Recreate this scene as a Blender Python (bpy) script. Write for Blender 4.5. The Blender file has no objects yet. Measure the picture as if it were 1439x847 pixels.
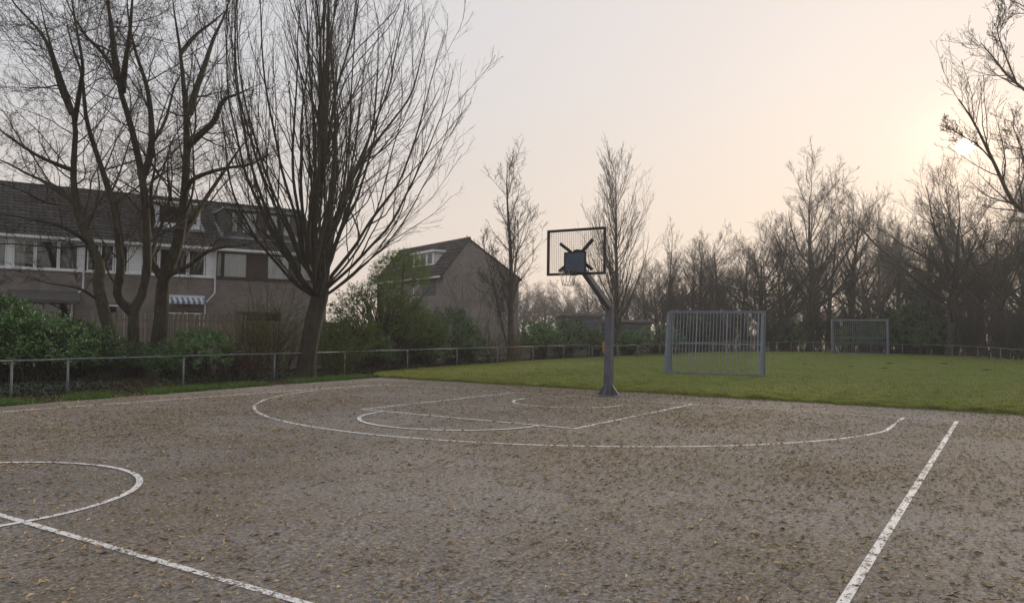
import bpy, bmesh, math, random
import numpy as np
from mathutils import Vector, Matrix

# ---------------------------------------------------------------- camera, sky, sun, exposure
sc = bpy.context.scene
COL = sc.collection
FPX, PITCH, ROLL, YAW = 1086.96, 0.0387, 0.0141, 0.5711       # solved from the court markings
CAM = np.array([8.637, -17.461, 1.6255])
SUN_AZ, SUN_EL = math.radians(-2.3), math.radians(12.1)          # azimuth from +Y towards +X
_F = np.array([-math.sin(YAW)*math.cos(PITCH), math.cos(YAW)*math.cos(PITCH), math.sin(PITCH)])
_R = np.cross(_F, [0, 0, 1]); _R /= np.linalg.norm(_R)
_U = np.cross(_R, _F)
CR = _R*math.cos(ROLL) + _U*math.sin(ROLL)
CU = -_R*math.sin(ROLL) + _U*math.cos(ROLL)
cd = bpy.data.cameras.new('camera'); cam = bpy.data.objects.new('camera', cd); COL.objects.link(cam)
cd.sensor_fit = 'HORIZONTAL'; cd.sensor_width = 36; cd.lens = FPX*36/1439; cd.clip_start = 0.05; cd.clip_end = 3000
M4 = Matrix.Identity(4)
for i in range(3):
    M4[i][0] = CR[i]; M4[i][1] = CU[i]; M4[i][2] = -_F[i]; M4[i][3] = CAM[i]
cam.matrix_world = M4
sc.camera = cam

SKY_STRENGTH, SUN_STRENGTH, EXPOSURE = 0.10, 2.4, 0.68
w = bpy.data.worlds.new('World'); sc.world = w; w.use_nodes = True
nt = w.node_tree; nt.nodes.clear()
def N(t, typ, **kw):
    n = t.nodes.new(typ)
    for k, v in kw.items(): setattr(n, k, v)
    return n
# Nishita sky seen through a thin high veil: its peak round the sun is softened, the veil adds an even pale light
sky = N(nt, 'ShaderNodeTexSky', sky_type='NISHITA', sun_disc=False, sun_elevation=SUN_EL, sun_rotation=SUN_AZ,
        altitude=0, air_density=1.0, dust_density=3.0, ozone_density=1.0)
def vm(op, a, b=None, sock=0):
    n = N(nt, 'ShaderNodeVectorMath', operation=op)
    for i, v in enumerate((a, b)):
        if v is None: continue
        if hasattr(v, 'is_output'): nt.links.new(v, n.inputs[i])
        else: n.inputs[i].default_value = v
    return n.outputs[sock]
def fm(op, a, b=None, clamp=False):
    n = N(nt, 'ShaderNodeMath', operation=op, use_clamp=clamp)
    for i, v in enumerate((a, b)):
        if v is None: continue
        if hasattr(v, 'is_output'): nt.links.new(v, n.inputs[i])
        else: n.inputs[i].default_value = v
    return n.outputs[0]
hs = N(nt, 'ShaderNodeHueSaturation'); hs.inputs['Saturation'].default_value = 0.85
nt.links.new(sky.outputs[0], hs.inputs['Color'])
raw = vm('MULTIPLY', hs.outputs[0], (1, 1, 1))
soft = vm('DIVIDE', raw, vm('ADD', vm('MULTIPLY', raw, (.09, .09, .09)), (1, 1, 1)))       # x / (1 + x/11)
dirn = N(nt, 'ShaderNodeTexCoord').outputs['Generated']
sep = N(nt, 'ShaderNodeSeparateXYZ'); nt.links.new(vm('NORMALIZE', dirn), sep.inputs[0])
vr = N(nt, 'ShaderNodeValToRGB'); e = vr.color_ramp.elements
VEIL = ((0, (5.8, 4.85, 4.3)), (.12, (5.5, 5.0, 4.7)), (.30, (5.15, 5.2, 5.5)), (.6, (5.05, 5.3, 5.9)))
e[0].position = VEIL[0][0]; e[1].position = VEIL[3][0]; e.new(VEIL[1][0]); e.new(VEIL[2][0])
for i in range(4): e[i].color = (*VEIL[i][1], 1)
nt.links.new(sep.outputs[2], vr.inputs[0])
veil = vm('MULTIPLY', vr.outputs[0], (.76, .76, .76))
sund = (math.sin(SUN_AZ)*math.cos(SUN_EL), math.cos(SUN_AZ)*math.cos(SUN_EL), math.sin(SUN_EL))
dot = vm('DOT_PRODUCT', vm('NORMALIZE', dirn), sund, 1)
disc = fm('MULTIPLY', fm('GREATER_THAN', dot, math.cos(math.radians(.5))), 60.)           # the sun itself
cmb = N(nt, 'ShaderNodeCombineXYZ'); nt.links.new(disc, cmb.inputs[0]); nt.links.new(fm('MULTIPLY', disc, .86), cmb.inputs[1]); nt.links.new(fm('MULTIPLY', disc, .62), cmb.inputs[2])
dp = fm('MAXIMUM', dot, 0.)
def lobe(p, col):
    n = N(nt, 'ShaderNodeVectorMath', operation='SCALE'); n.inputs[0].default_value = col; nt.links.new(fm('POWER', dp, p), n.inputs['Scale']); return n.outputs[0]
glow = vm('ADD', lobe(5., (1.0, .47, .02)), vm('ADD', lobe(45., (.75, .42, .14)), lobe(700., (2.0, 1.25, .75))))     # hazy aureole round the sun
tot = vm('ADD', vm('ADD', vm('MULTIPLY', soft, (.10, .088, .065)), vm('ADD', veil, glow)), cmb.outputs[0])
bg = N(nt, 'ShaderNodeBackground'); bg.inputs['Strength'].default_value = SKY_STRENGTH
out = N(nt, 'ShaderNodeOutputWorld')
nt.links.new(tot, bg.inputs['Color']); nt.links.new(bg.outputs[0], out.inputs['Surface'])

sl = bpy.data.lights.new('sun', 'SUN'); sl.energy = SUN_STRENGTH; sl.angle = math.radians(5); sl.color = (1, .82, .62)
so = bpy.data.objects.new('sun', sl); COL.objects.link(so)
sd = Vector((math.sin(SUN_AZ)*math.cos(SUN_EL), math.cos(SUN_AZ)*math.cos(SUN_EL), math.sin(SUN_EL)))
so.rotation_euler = sd.to_track_quat('Z', 'Y').to_euler(); so.location = (0, 60, 40)
vs = sc.view_settings
vs.view_transform = 'Standard'; vs.look = 'None'; vs.exposure = EXPOSURE; vs.gamma = 1; vs.use_curve_mapping = False
sc.render.engine = 'CYCLES'
cy = sc.cycles
cy.use_denoising = True; cy.max_bounces = 6; cy.diffuse_bounces = 3; cy.glossy_bounces = 2; cy.transmission_bounces = 3
cy.transparent_max_bounces = 10; cy.volume_bounces = 1; cy.use_adaptive_sampling = True; cy.adaptive_threshold = 0.01
cy.sample_clamp_indirect = 6

# ---------------------------------------------------------------- pixel helpers (a pixel gives a direction only)
RT = np.array([math.cos(YAW), math.sin(YAW)]); FW = np.array([-math.sin(YAW), math.cos(YAW)])
def PT(px, py, z):
    return CAM + z*(_F + CR*(px-719.5)/FPX - CU*(py-423.5)/FPX)
def PLAN(px, z):
    return CAM[:2] + RT*(px-719.5)/FPX*z + FW*z
def gz(y):
    t = np.clip((np.asarray(y, float)-20)/22, 0, 1); return 0.28*t*t*(3-2*t)

rng = np.random.default_rng(7); random.seed(7)

# ---------------------------------------------------------------- materials
MATS = {}
def newmat(name):
    m = bpy.data.materials.new(name); m.use_nodes = True
    t = m.node_tree; t.nodes.clear()
    o = N(t, 'ShaderNodeOutputMaterial'); b = N(t, 'ShaderNodeBsdfPrincipled')
    t.links.new(b.outputs[0], o.inputs[0]); MATS[name] = m
    return m, t, b, o
def ramp(t, stops, interp='LINEAR'):
    r = N(t, 'ShaderNodeValToRGB'); r.color_ramp.interpolation = interp
    e = r.color_ramp.elements
    while len(e) < len(stops): e.new(0.5)
    for el, (p, c) in zip(e, stops):
        el.position = p; el.color = (*c, 1) if len(c) == 3 else c
    return r
def noise(t, scale, detail=4, rough=.55, coord='Object', vec=None):
    n = N(t, 'ShaderNodeTexNoise'); n.inputs['Scale'].default_value = scale; n.inputs['Detail'].default_value = detail; n.inputs['Roughness'].default_value = rough
    if vec is None:
        tc = N(t, 'ShaderNodeTexCoord'); vec = tc.outputs[coord]
    t.links.new(vec, n.inputs['Vector']); return n
def mix(t, fac, a, b, mode='MIX'):
    m = N(t, 'ShaderNodeMix', data_type='RGBA', blend_type=mode)
    for sock, v in ((m.inputs[0], fac), (m.inputs[6], a), (m.inputs[7], b)):
        if hasattr(v, 'links') or hasattr(v, 'is_output'): t.links.new(v, sock)
        elif isinstance(v, (int, float)): sock.default_value = v
        else: sock.default_value = (*v, 1)
    return m.outputs[2]
def bump(t, b, h, strength=.4, dist=.01):
    bp = N(t, 'ShaderNodeBump'); bp.inputs['Strength'].default_value = strength; bp.inputs['Distance'].default_value = dist
    t.links.new(h, bp.inputs['Height']); t.links.new(bp.outputs[0], b.inputs['Normal'])
def simple(name, c1, c2, scale=6, rough=.7, metal=0, bscale=None, bstr=.2, spec=.4):
    m, t, b, o = newmat(name)
    n = noise(t, scale, 5, .6)
    r = ramp(t, [(.32, c1), (.68, c2)]); t.links.new(n.outputs[0], r.inputs[0]); t.links.new(r.outputs[0], b.inputs['Base Color'])
    b.inputs['Roughness'].default_value = rough; b.inputs['Metallic'].default_value = metal; b.inputs['Specular IOR Level'].default_value = spec
    if bscale:
        n2 = noise(t, bscale, 4, .6); bump(t, b, n2.outputs[0], bstr, .01)
    return m

simple('galv', (.11, .115, .125), (.19, .20, .215), 9, .6, .3, 60, .1)
simple('goal_paint', (.115, .14, .175), (.18, .21, .255), 5, .5, .2, 50, .12)
simple('goal_bar', (.15, .175, .21), (.23, .26, .30), 5, .5, .2, 50, .12)
simple('post_paint', (.075, .078, .10), (.125, .128, .155), 3, .55, .15, 45, .2)
simple('board_dark', (.012, .013, .016), (.022, .023, .027), 12, .5, .2)
simple('plate_blue', (.045, .062, .09), (.07, .09, .125), 6, .45, .2)
simple('rim_red', (.10, .03, .02), (.16, .05, .03), 12, .5, .4)
simple('chain', (.35, .33, .30), (.5, .48, .45), 12, .35, .8)
simple('white_paint', (.72, .73, .75), (.83, .83, .84), 3, .5)
simple('brown_wood', (.035, .022, .018), (.065, .042, .034), 4, .5)
simple('cladding', (.07, .065, .062), (.10, .09, .085), 3, .7)
simple('lead', (.16, .18, .20), (.26, .28, .30), 4, .55)
simple('interior_shade', (.008, .008, .009), (.02, .019, .018), 2, .9)  # near-black colour stands in for the shade of unlit interiors
simple('curtain', (.76, .80, .82), (.86, .88, .88), 3, .9)
simple('curtain_grey', (.30, .33, .35), (.44, .47, .49), 3, .9)
simple('shutter', (.06, .065, .08), (.085, .09, .105), 3, .6)
simple('bin_orange', (.50, .18, .03), (.62, .25, .05), 6, .5)
simple('soil', (.018, .014, .010), (.045, .034, .024), 14, .95, 0, 60, .6, .1)
simple('garage_grey', (.10, .10, .105), (.15, .15, .15), 2, .85)
simple('garage_roof', (.12, .12, .12), (.18, .18, .18), 2, .8)
simple('fence_wood', (.15, .125, .10), (.26, .22, .18), 5, .85, 0, 40, .35)
simple('fence_wood_grey', (.17, .145, .12), (.28, .24, .20), 5, .85, 0, 40, .35)
simple('awning_blue', (.12, .16, .25), (.16, .20, .29), 5, .8)
simple('awning_white', (.55, .57, .60), (.68, .69, .70), 5, .8)

def bark(name, c1, c2, moss=None):
    m, t, b, o = newmat(name)
    tc = N(t, 'ShaderNodeTexCoord'); mp = N(t, 'ShaderNodeMapping'); mp.inputs['Scale'].default_value = (1, 1, .22)
    t.links.new(tc.outputs['Object'], mp.inputs[0])
    n = noise(t, 14, 6, .65, vec=mp.outputs[0])
    r = ramp(t, [(.35, c1), (.7, c2)]); t.links.new(n.outputs[0], r.inputs[0]); col = r.outputs[0]
    if moss:
        n3 = noise(t, 1.3, 4, .6); rr = ramp(t, [(.45, (0, 0, 0)), (.68, (1, 1, 1))]); t.links.new(n3.outputs[0], rr.inputs[0])
        col = mix(t, rr.outputs[0], col, moss)
    t.links.new(col, b.inputs['Base Color']); b.inputs['Roughness'].default_value = .9; b.inputs['Specular IOR Level'].default_value = .2
    n2 = noise(t, 22, 5, .7, vec=mp.outputs[0]); bump(t, b, n2.outputs[0], .8, .03)
bark('bark_alder', (.022, .018, .013), (.085, .069, .052), (.08, .08, .044))
bark('bark_big', (.017, .014, .011), (.062, .051, .040), (.05, .052, .03))
bark('bark_far', (.042, .038, .034), (.095, .086, .076))
bark('bark_pale', (.12, .10, .08), (.22, .19, .15))  # pale tone, lightened further to paint in sun glare on the poplar
bark('twig_straw', (.10, .075, .045), (.17, .13, .08))

def leafmat(name, cols, rough=.45, transl=.25, spec=.4):
    m, t, b, o = newmat(name)
    g = N(t, 'ShaderNodeNewGeometry')
    k = len(cols); r = ramp(t, [(i/max(1, k-1), c) for i, c in enumerate(cols)])
    t.links.new(g.outputs['Random Per Island'], r.inputs[0])
    n = noise(t, 1.1, 2); mx = mix(t, .35, r.outputs[0], r.outputs[0])
    hsv = N(t, 'ShaderNodeHueSaturation'); t.links.new(mx, hsv.inputs['Color'])
    mr = N(t, 'ShaderNodeMapRange'); mr.inputs['To Min'].default_value = .7; mr.inputs['To Max'].default_value = 1.3
    t.links.new(n.outputs[0], mr.inputs[0]); t.links.new(mr.outputs[0], hsv.inputs['Value'])
    t.links.new(hsv.outputs[0], b.inputs['Base Color']); b.inputs['Roughness'].default_value = rough; b.inputs['Specular IOR Level'].default_value = spec
    if transl:
        tr = N(t, 'ShaderNodeBsdfTranslucent'); t.links.new(hsv.outputs[0], tr.inputs[0])
        ms = N(t, 'ShaderNodeMixShader'); ms.inputs[0].default_value = transl
        t.links.new(b.outputs[0], ms.inputs[1]); t.links.new(tr.outputs[0], ms.inputs[2]); t.links.new(ms.outputs[0], o.inputs[0])
leafmat('laurel', [(.030, .085, .014), (.058, .145, .024), (.09, .20, .036), (.17, .26, .075)], .30, .2, .6)
leafmat('laurel_dark', [(.022, .062, .014), (.044, .108, .022), (.072, .15, .036), (.13, .20, .065)], .32, .15, .6)
leafmat('spring_green', [(.065, .11, .018), (.095, .15, .024), (.13, .185, .032), (.08, .115, .03)], .6, .4, .25)
leafmat('olive_bud', [(.16, .155, .04), (.22, .205, .06), (.15, .17, .04), (.19, .15, .07)], .7, .3, .2)
leafmat('ivy', [(.014, .030, .012), (.024, .048, .016), (.036, .06, .024)], .45, .15, .45)
leafmat('grass', [(.135, .190, .026), (.18, .245, .035), (.23, .29, .05), (.32, .30, .10), (.15, .215, .03)], .7, .35, .15)
leafmat('grass_rough', [(.035, .085, .012), (.055, .125, .018), (.075, .15, .025), (.10, .13, .04)], .65, .3, .2)
leafmat('dead_leaf', [(.045, .028, .016), (.08, .05, .028), (.14, .09, .05), (.20, .15, .09), (.06, .035, .02)], .85, .1, .15)
leafmat('litter', [(.04, .026, .016), (.08, .05, .028), (.16, .10, .05), (.28, .20, .10), (.09, .055, .034), (.22, .16, .09), (.06, .036, .022)], .85, 0, .15)
leafmat('flake', [(.09, .06, .038), (.32, .23, .12), (.48, .37, .20), (.62, .50, .30), (.15, .095, .05), (.52, .40, .22), (.40, .28, .14)], .8, .1, .2)
leafmat('catkin', [(.20, .16, .10), (.28, .22, .14), (.16, .12, .08)], .8, .4, .15)
leafmat('red_twig', [(.06, .022, .022), (.09, .035, .03), (.05, .03, .025)], .8, .1, .2)

for nm_ in ('grass',):
    t = MATS[nm_].node_tree; hsv = [n_ for n_ in t.nodes if n_.type == 'HUE_SAT'][0]; src = hsv.inputs['Color'].links[0].from_socket
    for n_ in t.nodes:
        if n_.type == 'TEX_NOISE': n_.inputs['Scale'].default_value = 2.6; n_.inputs['Detail'].default_value = 6
        if n_.type == 'MAP_RANGE': n_.inputs['From Min'].default_value = .3; n_.inputs['From Max'].default_value = .7; n_.inputs['To Min'].default_value = .5; n_.inputs['To Max'].default_value = 1.4
    nn_ = noise(t, .38, 6, .68); rr_ = ramp(t, [(.42, (0, 0, 0)), (.70, (.75, .75, .75))]); t.links.new(nn_.outputs[0], rr_.inputs[0])
    t.links.new(mix(t, rr_.outputs[0], src, (.27, .225, .085)), hsv.inputs['Color'])
# asphalt: weathered grey aggregate with brown-olive film
m, t, b, o = newmat('asphalt')
tc = N(t, 'ShaderNodeTexCoord'); V = tc.outputs['Object']
n1 = noise(t, 26, 10, .82, vec=V)
r1 = ramp(t, [(.36, (.066, .060, .056)), (.5, (.190, .172, .161)), (.64, (.42, .39, .37))]); t.links.new(n1.outputs[0], r1.inputs[0])
vo = N(t, 'ShaderNodeTexVoronoi'); vo.inputs['Scale'].default_value = 48; t.links.new(V, vo.inputs['Vector'])
rv = ramp(t, [(.0, (.68, .68, .68)), (1, (1.38, 1.36, 1.34))]); t.links.new(vo.outputs['Color'], rv.inputs[0])
c = mix(t, .8, r1.outputs[0], rv.outputs[0], 'MULTIPLY')
n2 = noise(t, .33, 6, .62, vec=V); r2 = ramp(t, [(.40, (0, 0, 0)), (.66, (1, 1, 1))]); t.links.new(n2.outputs[0], r2.inputs[0])
c = mix(t, r2.outputs[0], c, mix(t, 1.0, c, (.86, .81, .66), 'MULTIPLY'))
n3 = noise(t, 1.7, 5, .65, vec=V); r3 = ramp(t, [(.3, (.86, .86, .85)), (.7, (1.1, 1.09, 1.08))]); t.links.new(n3.outputs[0], r3.inputs[0])
c = mix(t, 1.0, c, r3.outputs[0], 'MULTIPLY')
n5 = noise(t, .16, 4, .6, vec=V); r5 = ramp(t, [(.40, (1.0, 1.0, 1.0)), (.62, (.84, .84, .86))]); t.links.new(n5.outputs[0], r5.inputs[0])
c = mix(t, 1.0, c, r5.outputs[0], 'MULTIPLY')
t.links.new(c, b.inputs['Base Color']); b.inputs['Roughness'].default_value = .92; b.inputs['Specular IOR Level'].default_value = .25
n4 = noise(t, 140, 3, .7, vec=V); bump(t, b, n4.outputs[0], .35, .006)

# worn line paint: flakes let the asphalt below show through
m, t, b, o = newmat('line_paint')
V = N(t, 'ShaderNodeTexCoord').outputs['Object']
n1 = noise(t, 38, 5, .7, vec=V); n2 = noise(t, 1.1, 4, .6, vec=V)
ma = N(t, 'ShaderNodeMath', operation='ADD'); t.links.new(n1.outputs[0], ma.inputs[0])
mm = N(t, 'ShaderNodeMath', operation='MULTIPLY_ADD'); mm.inputs[1].default_value = .9; mm.inputs[2].default_value = -.45
t.links.new(n2.outputs[0], mm.inputs[0]); t.links.new(mm.outputs[0], ma.inputs[1])
r = ramp(t, [(.31, (0, 0, 0)), (.40, (1, 1, 1))]); t.links.new(ma.outputs[0], r.inputs[0])
n3 = noise(t, 90, 3, .6, vec=V); rc = ramp(t, [(.3, (.50, .49, .48)), (.65, (.80, .79, .77))]); t.links.new(n3.outputs[0], rc.inputs[0]); t.links.new(rc.outputs[0], b.inputs['Base Color'])
b.inputs['Roughness'].default_value = .8
tr = N(t, 'ShaderNodeBsdfTransparent'); ms = N(t, 'ShaderNodeMixShader')
t.links.new(r.outputs[0], ms.inputs[0]); t.links.new(tr.outputs[0], ms.inputs[1]); t.links.new(b.outputs[0], ms.inputs[2]); t.links.new(ms.outputs[0], o.inputs[0])

# lawn sheet under the blades
m, t, b, o = newmat('lawn')
V = N(t, 'ShaderNodeTexCoord').outputs['Object']
n1 = noise(t, 30, 5, .7, vec=V); r1 = ramp(t, [(.3, (.06, .085, .018)), (.55, (.15, .195, .036)), (.75, (.24, .28, .065))]); t.links.new(n1.outputs[0], r1.inputs[0])
n2 = noise(t, .55, 6, .65, vec=V); r2 = ramp(t, [(.45, (0, 0, 0)), (.7, (1, 1, 1))]); t.links.new(n2.outputs[0], r2.inputs[0])
c = mix(t, r2.outputs[0], r1.outputs[0], mix(t, .65, r1.outputs[0], (.19, .155, .06)))
t.links.new(c, b.inputs['Base Color']); b.inputs['Roughness'].default_value = .95; b.inputs['Specular IOR Level'].default_value = .1
n4 = noise(t, 45, 4, .7, vec=V); bump(t, b, n4.outputs[0], 1, .03)

m, t, b, o = newmat('earth')
V = N(t, 'ShaderNodeTexCoord').outputs['Object']
n1 = noise(t, 16, 6, .7, vec=V); r1 = ramp(t, [(.3, (.018, .014, .010)), (.55, (.045, .036, .024)), (.75, (.085, .066, .042))]); t.links.new(n1.outputs[0], r1.inputs[0])
n2 = noise(t, .4, 5, .6, vec=V); r2 = ramp(t, [(.4, (0, 0, 0)), (.6, (1, 1, 1))]); t.links.new(n2.outputs[0], r2.inputs[0])
c = mix(t, r2.outputs[0], r1.outputs[0], mix(t, .6, r1.outputs[0], (.035, .045, .014)))
t.links.new(c, b.inputs['Base Color']); b.inputs['Roughness'].default_value = .95; b.inputs['Specular IOR Level'].default_value = .1
n4 = noise(t, 30, 5, .7, vec=V); bump(t, b, n4.outputs[0], 1, .04)

def brickmat(name, c1, c2, mortar):
    m, t, b, o = newmat(name)
    tc = N(t, 'ShaderNodeTexCoord'); sp = N(t, 'ShaderNodeSeparateXYZ'); t.links.new(tc.outputs['Object'], sp.inputs[0])
    ad = N(t, 'ShaderNodeMath', operation='ADD'); t.links.new(sp.outputs[0], ad.inputs[0]); t.links.new(sp.outputs[1], ad.inputs[1])
    cb = N(t, 'ShaderNodeCombineXYZ'); t.links.new(ad.outputs[0], cb.inputs[0]); t.links.new(sp.outputs[2], cb.inputs[1])
    br = N(t, 'ShaderNodeTexBrick'); br.inputs['Scale'].default_value = 1; br.inputs['Brick Width'].default_value = .22; br.inputs['Row Height'].default_value = .0625
    br.inputs['Mortar Size'].default_value = .006; br.inputs['Color1'].default_value = (*c1, 1); br.inputs['Color2'].default_value = (*c2, 1); br.inputs['Mortar'].default_value = (*mortar, 1)
    t.links.new(cb.outputs[0], br.inputs['Vector'])
    n = noise(t, .9, 5, .65); r = ramp(t, [(.3, (.7, .7, .7)), (.7, (1.15, 1.12, 1.1))]); t.links.new(n.outputs[0], r.inputs[0])
    t.links.new(mix(t, 1.0, br.outputs[0], r.outputs[0], 'MULTIPLY'), b.inputs['Base Color']); b.inputs['Roughness'].default_value = .9
    bump(t, b, br.outputs['Fac'], -.4, .006)
brickmat('brick', (.18, .155, .138), (.245, .212, .188), (.24, .225, .21))
brickmat('brick_gable', (.195, .17, .152), (.25, .22, .198), (.24, .225, .21))
brickmat('brick_red', (.13, .07, .052), (.18, .10, .075), (.17, .15, .14))

brickmat('roof_tile', (.040, .033, .032), (.105, .088, .082), (.018, .015, .014))
for n_ in MATS['roof_tile'].node_tree.nodes:
    if n_.type == 'TEX_BRICK': n_.inputs['Row Height'].default_value = .175; n_.inputs['Mortar Size'].default_value = .014; n_.offset = 0
    if n_.type == 'BSDF_PRINCIPLED': n_.inputs['Roughness'].default_value = .7

m, t, b, o = newmat('pane')
gl = N(t, 'ShaderNodeBsdfGlossy'); gl.inputs['Roughness'].default_value = .03; gl.inputs['Color'].default_value = (.9, .92, .95, 1)
tr = N(t, 'ShaderNodeBsdfTransparent'); tr.inputs[0].default_value = (.92, .94, .94, 1)
fr = N(t, 'ShaderNodeFresnel'); fr.inputs[0].default_value = 1.6
ms = N(t, 'ShaderNodeMixShader'); t.links.new(fr.outputs[0], ms.inputs[0]); t.links.new(tr.outputs[0], ms.inputs[1]); t.links.new(gl.outputs[0], ms.inputs[2]); t.links.new(ms.outputs[0], o.inputs[0])

# ---------------------------------------------------------------- object helpers
def mesh_np(name, verts, faces_idx, k):
    """verts (n,3), faces_idx (m,k) -> mesh, fast"""
    me = bpy.data.meshes.new(name); v = np.ascontiguousarray(verts, np.float32); f = np.ascontiguousarray(faces_idx, np.int32)
    me.vertices.add(len(v)); me.vertices.foreach_set('co', v.ravel())
    me.loops.add(f.size); me.loops.foreach_set('vertex_index', f.ravel())
    me.polygons.add(len(f)); me.polygons.foreach_set('loop_start', np.arange(0, f.size, k, dtype=np.int32))
    me.update(calc_edges=True)
    return me
def link(name, me, mat, parent=None, smooth=False, kind=None):
    if mat and len(me.materials) == 0: me.materials.append(MATS[mat])
    if smooth: me.polygons.foreach_set('use_smooth', np.ones(len(me.polygons), bool))
    o = bpy.data.objects.new(name, me); COL.objects.link(o)
    if mat and me.materials[0] != MATS[mat]: o.material_slots[0].link = 'OBJECT'; o.material_slots[0].material = MATS[mat]
    if parent: o.parent = parent
    if kind: o['kind'] = kind
    return o
def tag(o, label, cat, group=None):
    o['label'] = label; o['category'] = cat
    if group: o['group'] = group
    return o
def thing(name, label, cat, loc=(0, 0, 0), rz=0, group=None):
    o = bpy.data.objects.new(name, None); COL.objects.link(o); o.empty_display_size = .2
    o.location = loc; o.rotation_euler = (0, 0, rz)
    return tag(o, label, cat, group)
def copy_tree(o, parent=None):
    c = o.copy(); COL.objects.link(c); c.parent = parent
    for ch in list(o.children): copy_tree(ch, c)
    return c
class MB:
    def __init__(s): s.v = []; s.f = []
    def quad(s, *p):
        n = len(s.v); s.v += [tuple(q) for q in p]; s.f.append(tuple(range(n, n+len(p)))); return s
    def hexa(s, p):
        n = len(s.v); s.v += [tuple(q) for q in p]
        for f in ((0, 3, 2, 1), (4, 5, 6, 7), (0, 1, 5, 4), (1, 2, 6, 5), (2, 3, 7, 6), (3, 0, 4, 7)): s.f.append(tuple(n+i for i in f))
        return s
    def box(s, x0, x1, y0, y1, z0, z1):
        return s.hexa([(x0, y0, z0), (x1, y0, z0), (x1, y1, z0), (x0, y1, z0), (x0, y0, z1), (x1, y0, z1), (x1, y1, z1), (x0, y1, z1)])
    def bar(s, a, b, wx, wy, wx2=None, wy2=None, up=(0, 0, 1)):
        a = Vector(a); b = Vector(b); d = (b-a).normalized(); u = Vector(up)
        if abs(d.dot(u)) > .98: u = Vector((0, 1, 0))
        x = d.cross(u).normalized(); y = x.cross(d).normalized()
        wx2 = wx if wx2 is None else wx2; wy2 = wy if wy2 is None else wy2
        P = []
        for c, ax, ay in ((a, wx, wy), (b, wx2, wy2)):
            P += [c-x*ax/2-y*ay/2, c+x*ax/2-y*ay/2, c+x*ax/2+y*ay/2, c-x*ax/2+y*ay/2]
        return s.hexa(P)
    def tube(s, pts, rad, sides=8, closed=False, caps=True):
        pts = [Vector(p) for p in pts]; n = len(pts); base = len(s.v)
        if not hasattr(rad, '__len__'): rad = [rad]*n
        for i, p in enumerate(pts):
            d = (pts[(i+1) % n]-pts[i-1]) if closed else (pts[min(i+1, n-1)]-pts[max(i-1, 0)])
            d.normalize(); u = Vector((0, 0, 1)) if abs(d.z) < .95 else Vector((1, 0, 0))
            x = d.cross(u).normalized(); y = x.cross(d)
            for k in range(sides):
                a = 2*math.pi*k/sides; s.v.append(tuple(p+(x*math.cos(a)+y*math.sin(a))*rad[i]))
        for i in range(n if closed else n-1):
            j = (i+1) % n
            for k in range(sides):
                k2 = (k+1) % sides; s.f.append((base+i*sides+k, base+i*sides+k2, base+j*sides+k2, base+j*sides+k))
        if not closed and caps:
            s.f.append(tuple(base+k for k in reversed(range(sides)))); s.f.append(tuple(base+(n-1)*sides+k for k in range(sides)))
        return s
    def mesh(s, name='m', bev=0):
        me = bpy.data.meshes.new(name); me.from_pydata(s.v, [], s.f); me.update()
        bm = bmesh.new(); bm.from_mesh(me); bmesh.ops.recalc_face_normals(bm, faces=bm.faces)
        if bev: bmesh.ops.bevel(bm, geom=bm.edges[:], offset=bev, segments=1, affect='EDGES', clamp_overlap=True)
        bm.to_mesh(me); bm.free(); return me
    def build(s, name, mat, parent=None, smooth=False, kind=None, bev=0):
        return link(name, s.mesh(name, bev), mat, parent, smooth, kind)

# ---------------------------------------------------------------- branches and leaves (numpy)
def nrm(a): return a/np.maximum(np.linalg.norm(a, axis=-1, keepdims=True), 1e-9)
def tubes_arrays(P, R, s):
    n, K, _ = P.shape
    T = nrm(np.gradient(P, axis=1)); md = np.abs(nrm(P[:, -1]-P[:, 0]))
    ref = np.eye(3)[np.argmin(md, axis=1)][:, None, :]
    u = nrm(np.cross(T, np.broadcast_to(ref, T.shape))); v = np.cross(T, u)
    a = np.arange(s)*2*np.pi/s
    V = P[:, :, None, :] + R[:, :, None, None]*(u[:, :, None, :]*np.cos(a)[None, None, :, None]+v[:, :, None, :]*np.sin(a)[None, None, :, None])
    idx = np.arange(n*K*s).reshape(n, K, s); nx = np.roll(idx, -1, axis=2)
    F = np.stack([idx[:, :-1], nx[:, :-1], nx[:, 1:], idx[:, 1:]], axis=-1).reshape(-1, 4)
    return V.reshape(-1, 3), F
def tubes_mesh(name, levels):
    Vs, Fs, off = [], [], 0
    for P, R, s in levels:
        if len(P) == 0: continue
        V, F = tubes_arrays(P, R, s); Vs.append(V); Fs.append(F+off); off += len(V)
    return mesh_np(name, np.concatenate(Vs), np.concatenate(Fs), 4)
def resample(pts, K):
    """smooth polyline (Catmull-Rom) through pts (k,d) to K points"""
    pts = np.asarray(pts, float); p = np.vstack([2*pts[0]-pts[1], pts, 2*pts[-1]-pts[-2]])
    seg = len(pts)-1; tt = np.linspace(0, seg-1e-6, K); i = tt.astype(int); f = (tt-i)[:, None]
    p0, p1, p2, p3 = p[i], p[i+1], p[i+2], p[i+3]
    return .5*((2*p1)+(-p0+p2)*f+(2*p0-5*p1+4*p2-p3)*f*f+(-p0+3*p1-3*p2+p3)*f**3)
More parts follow.
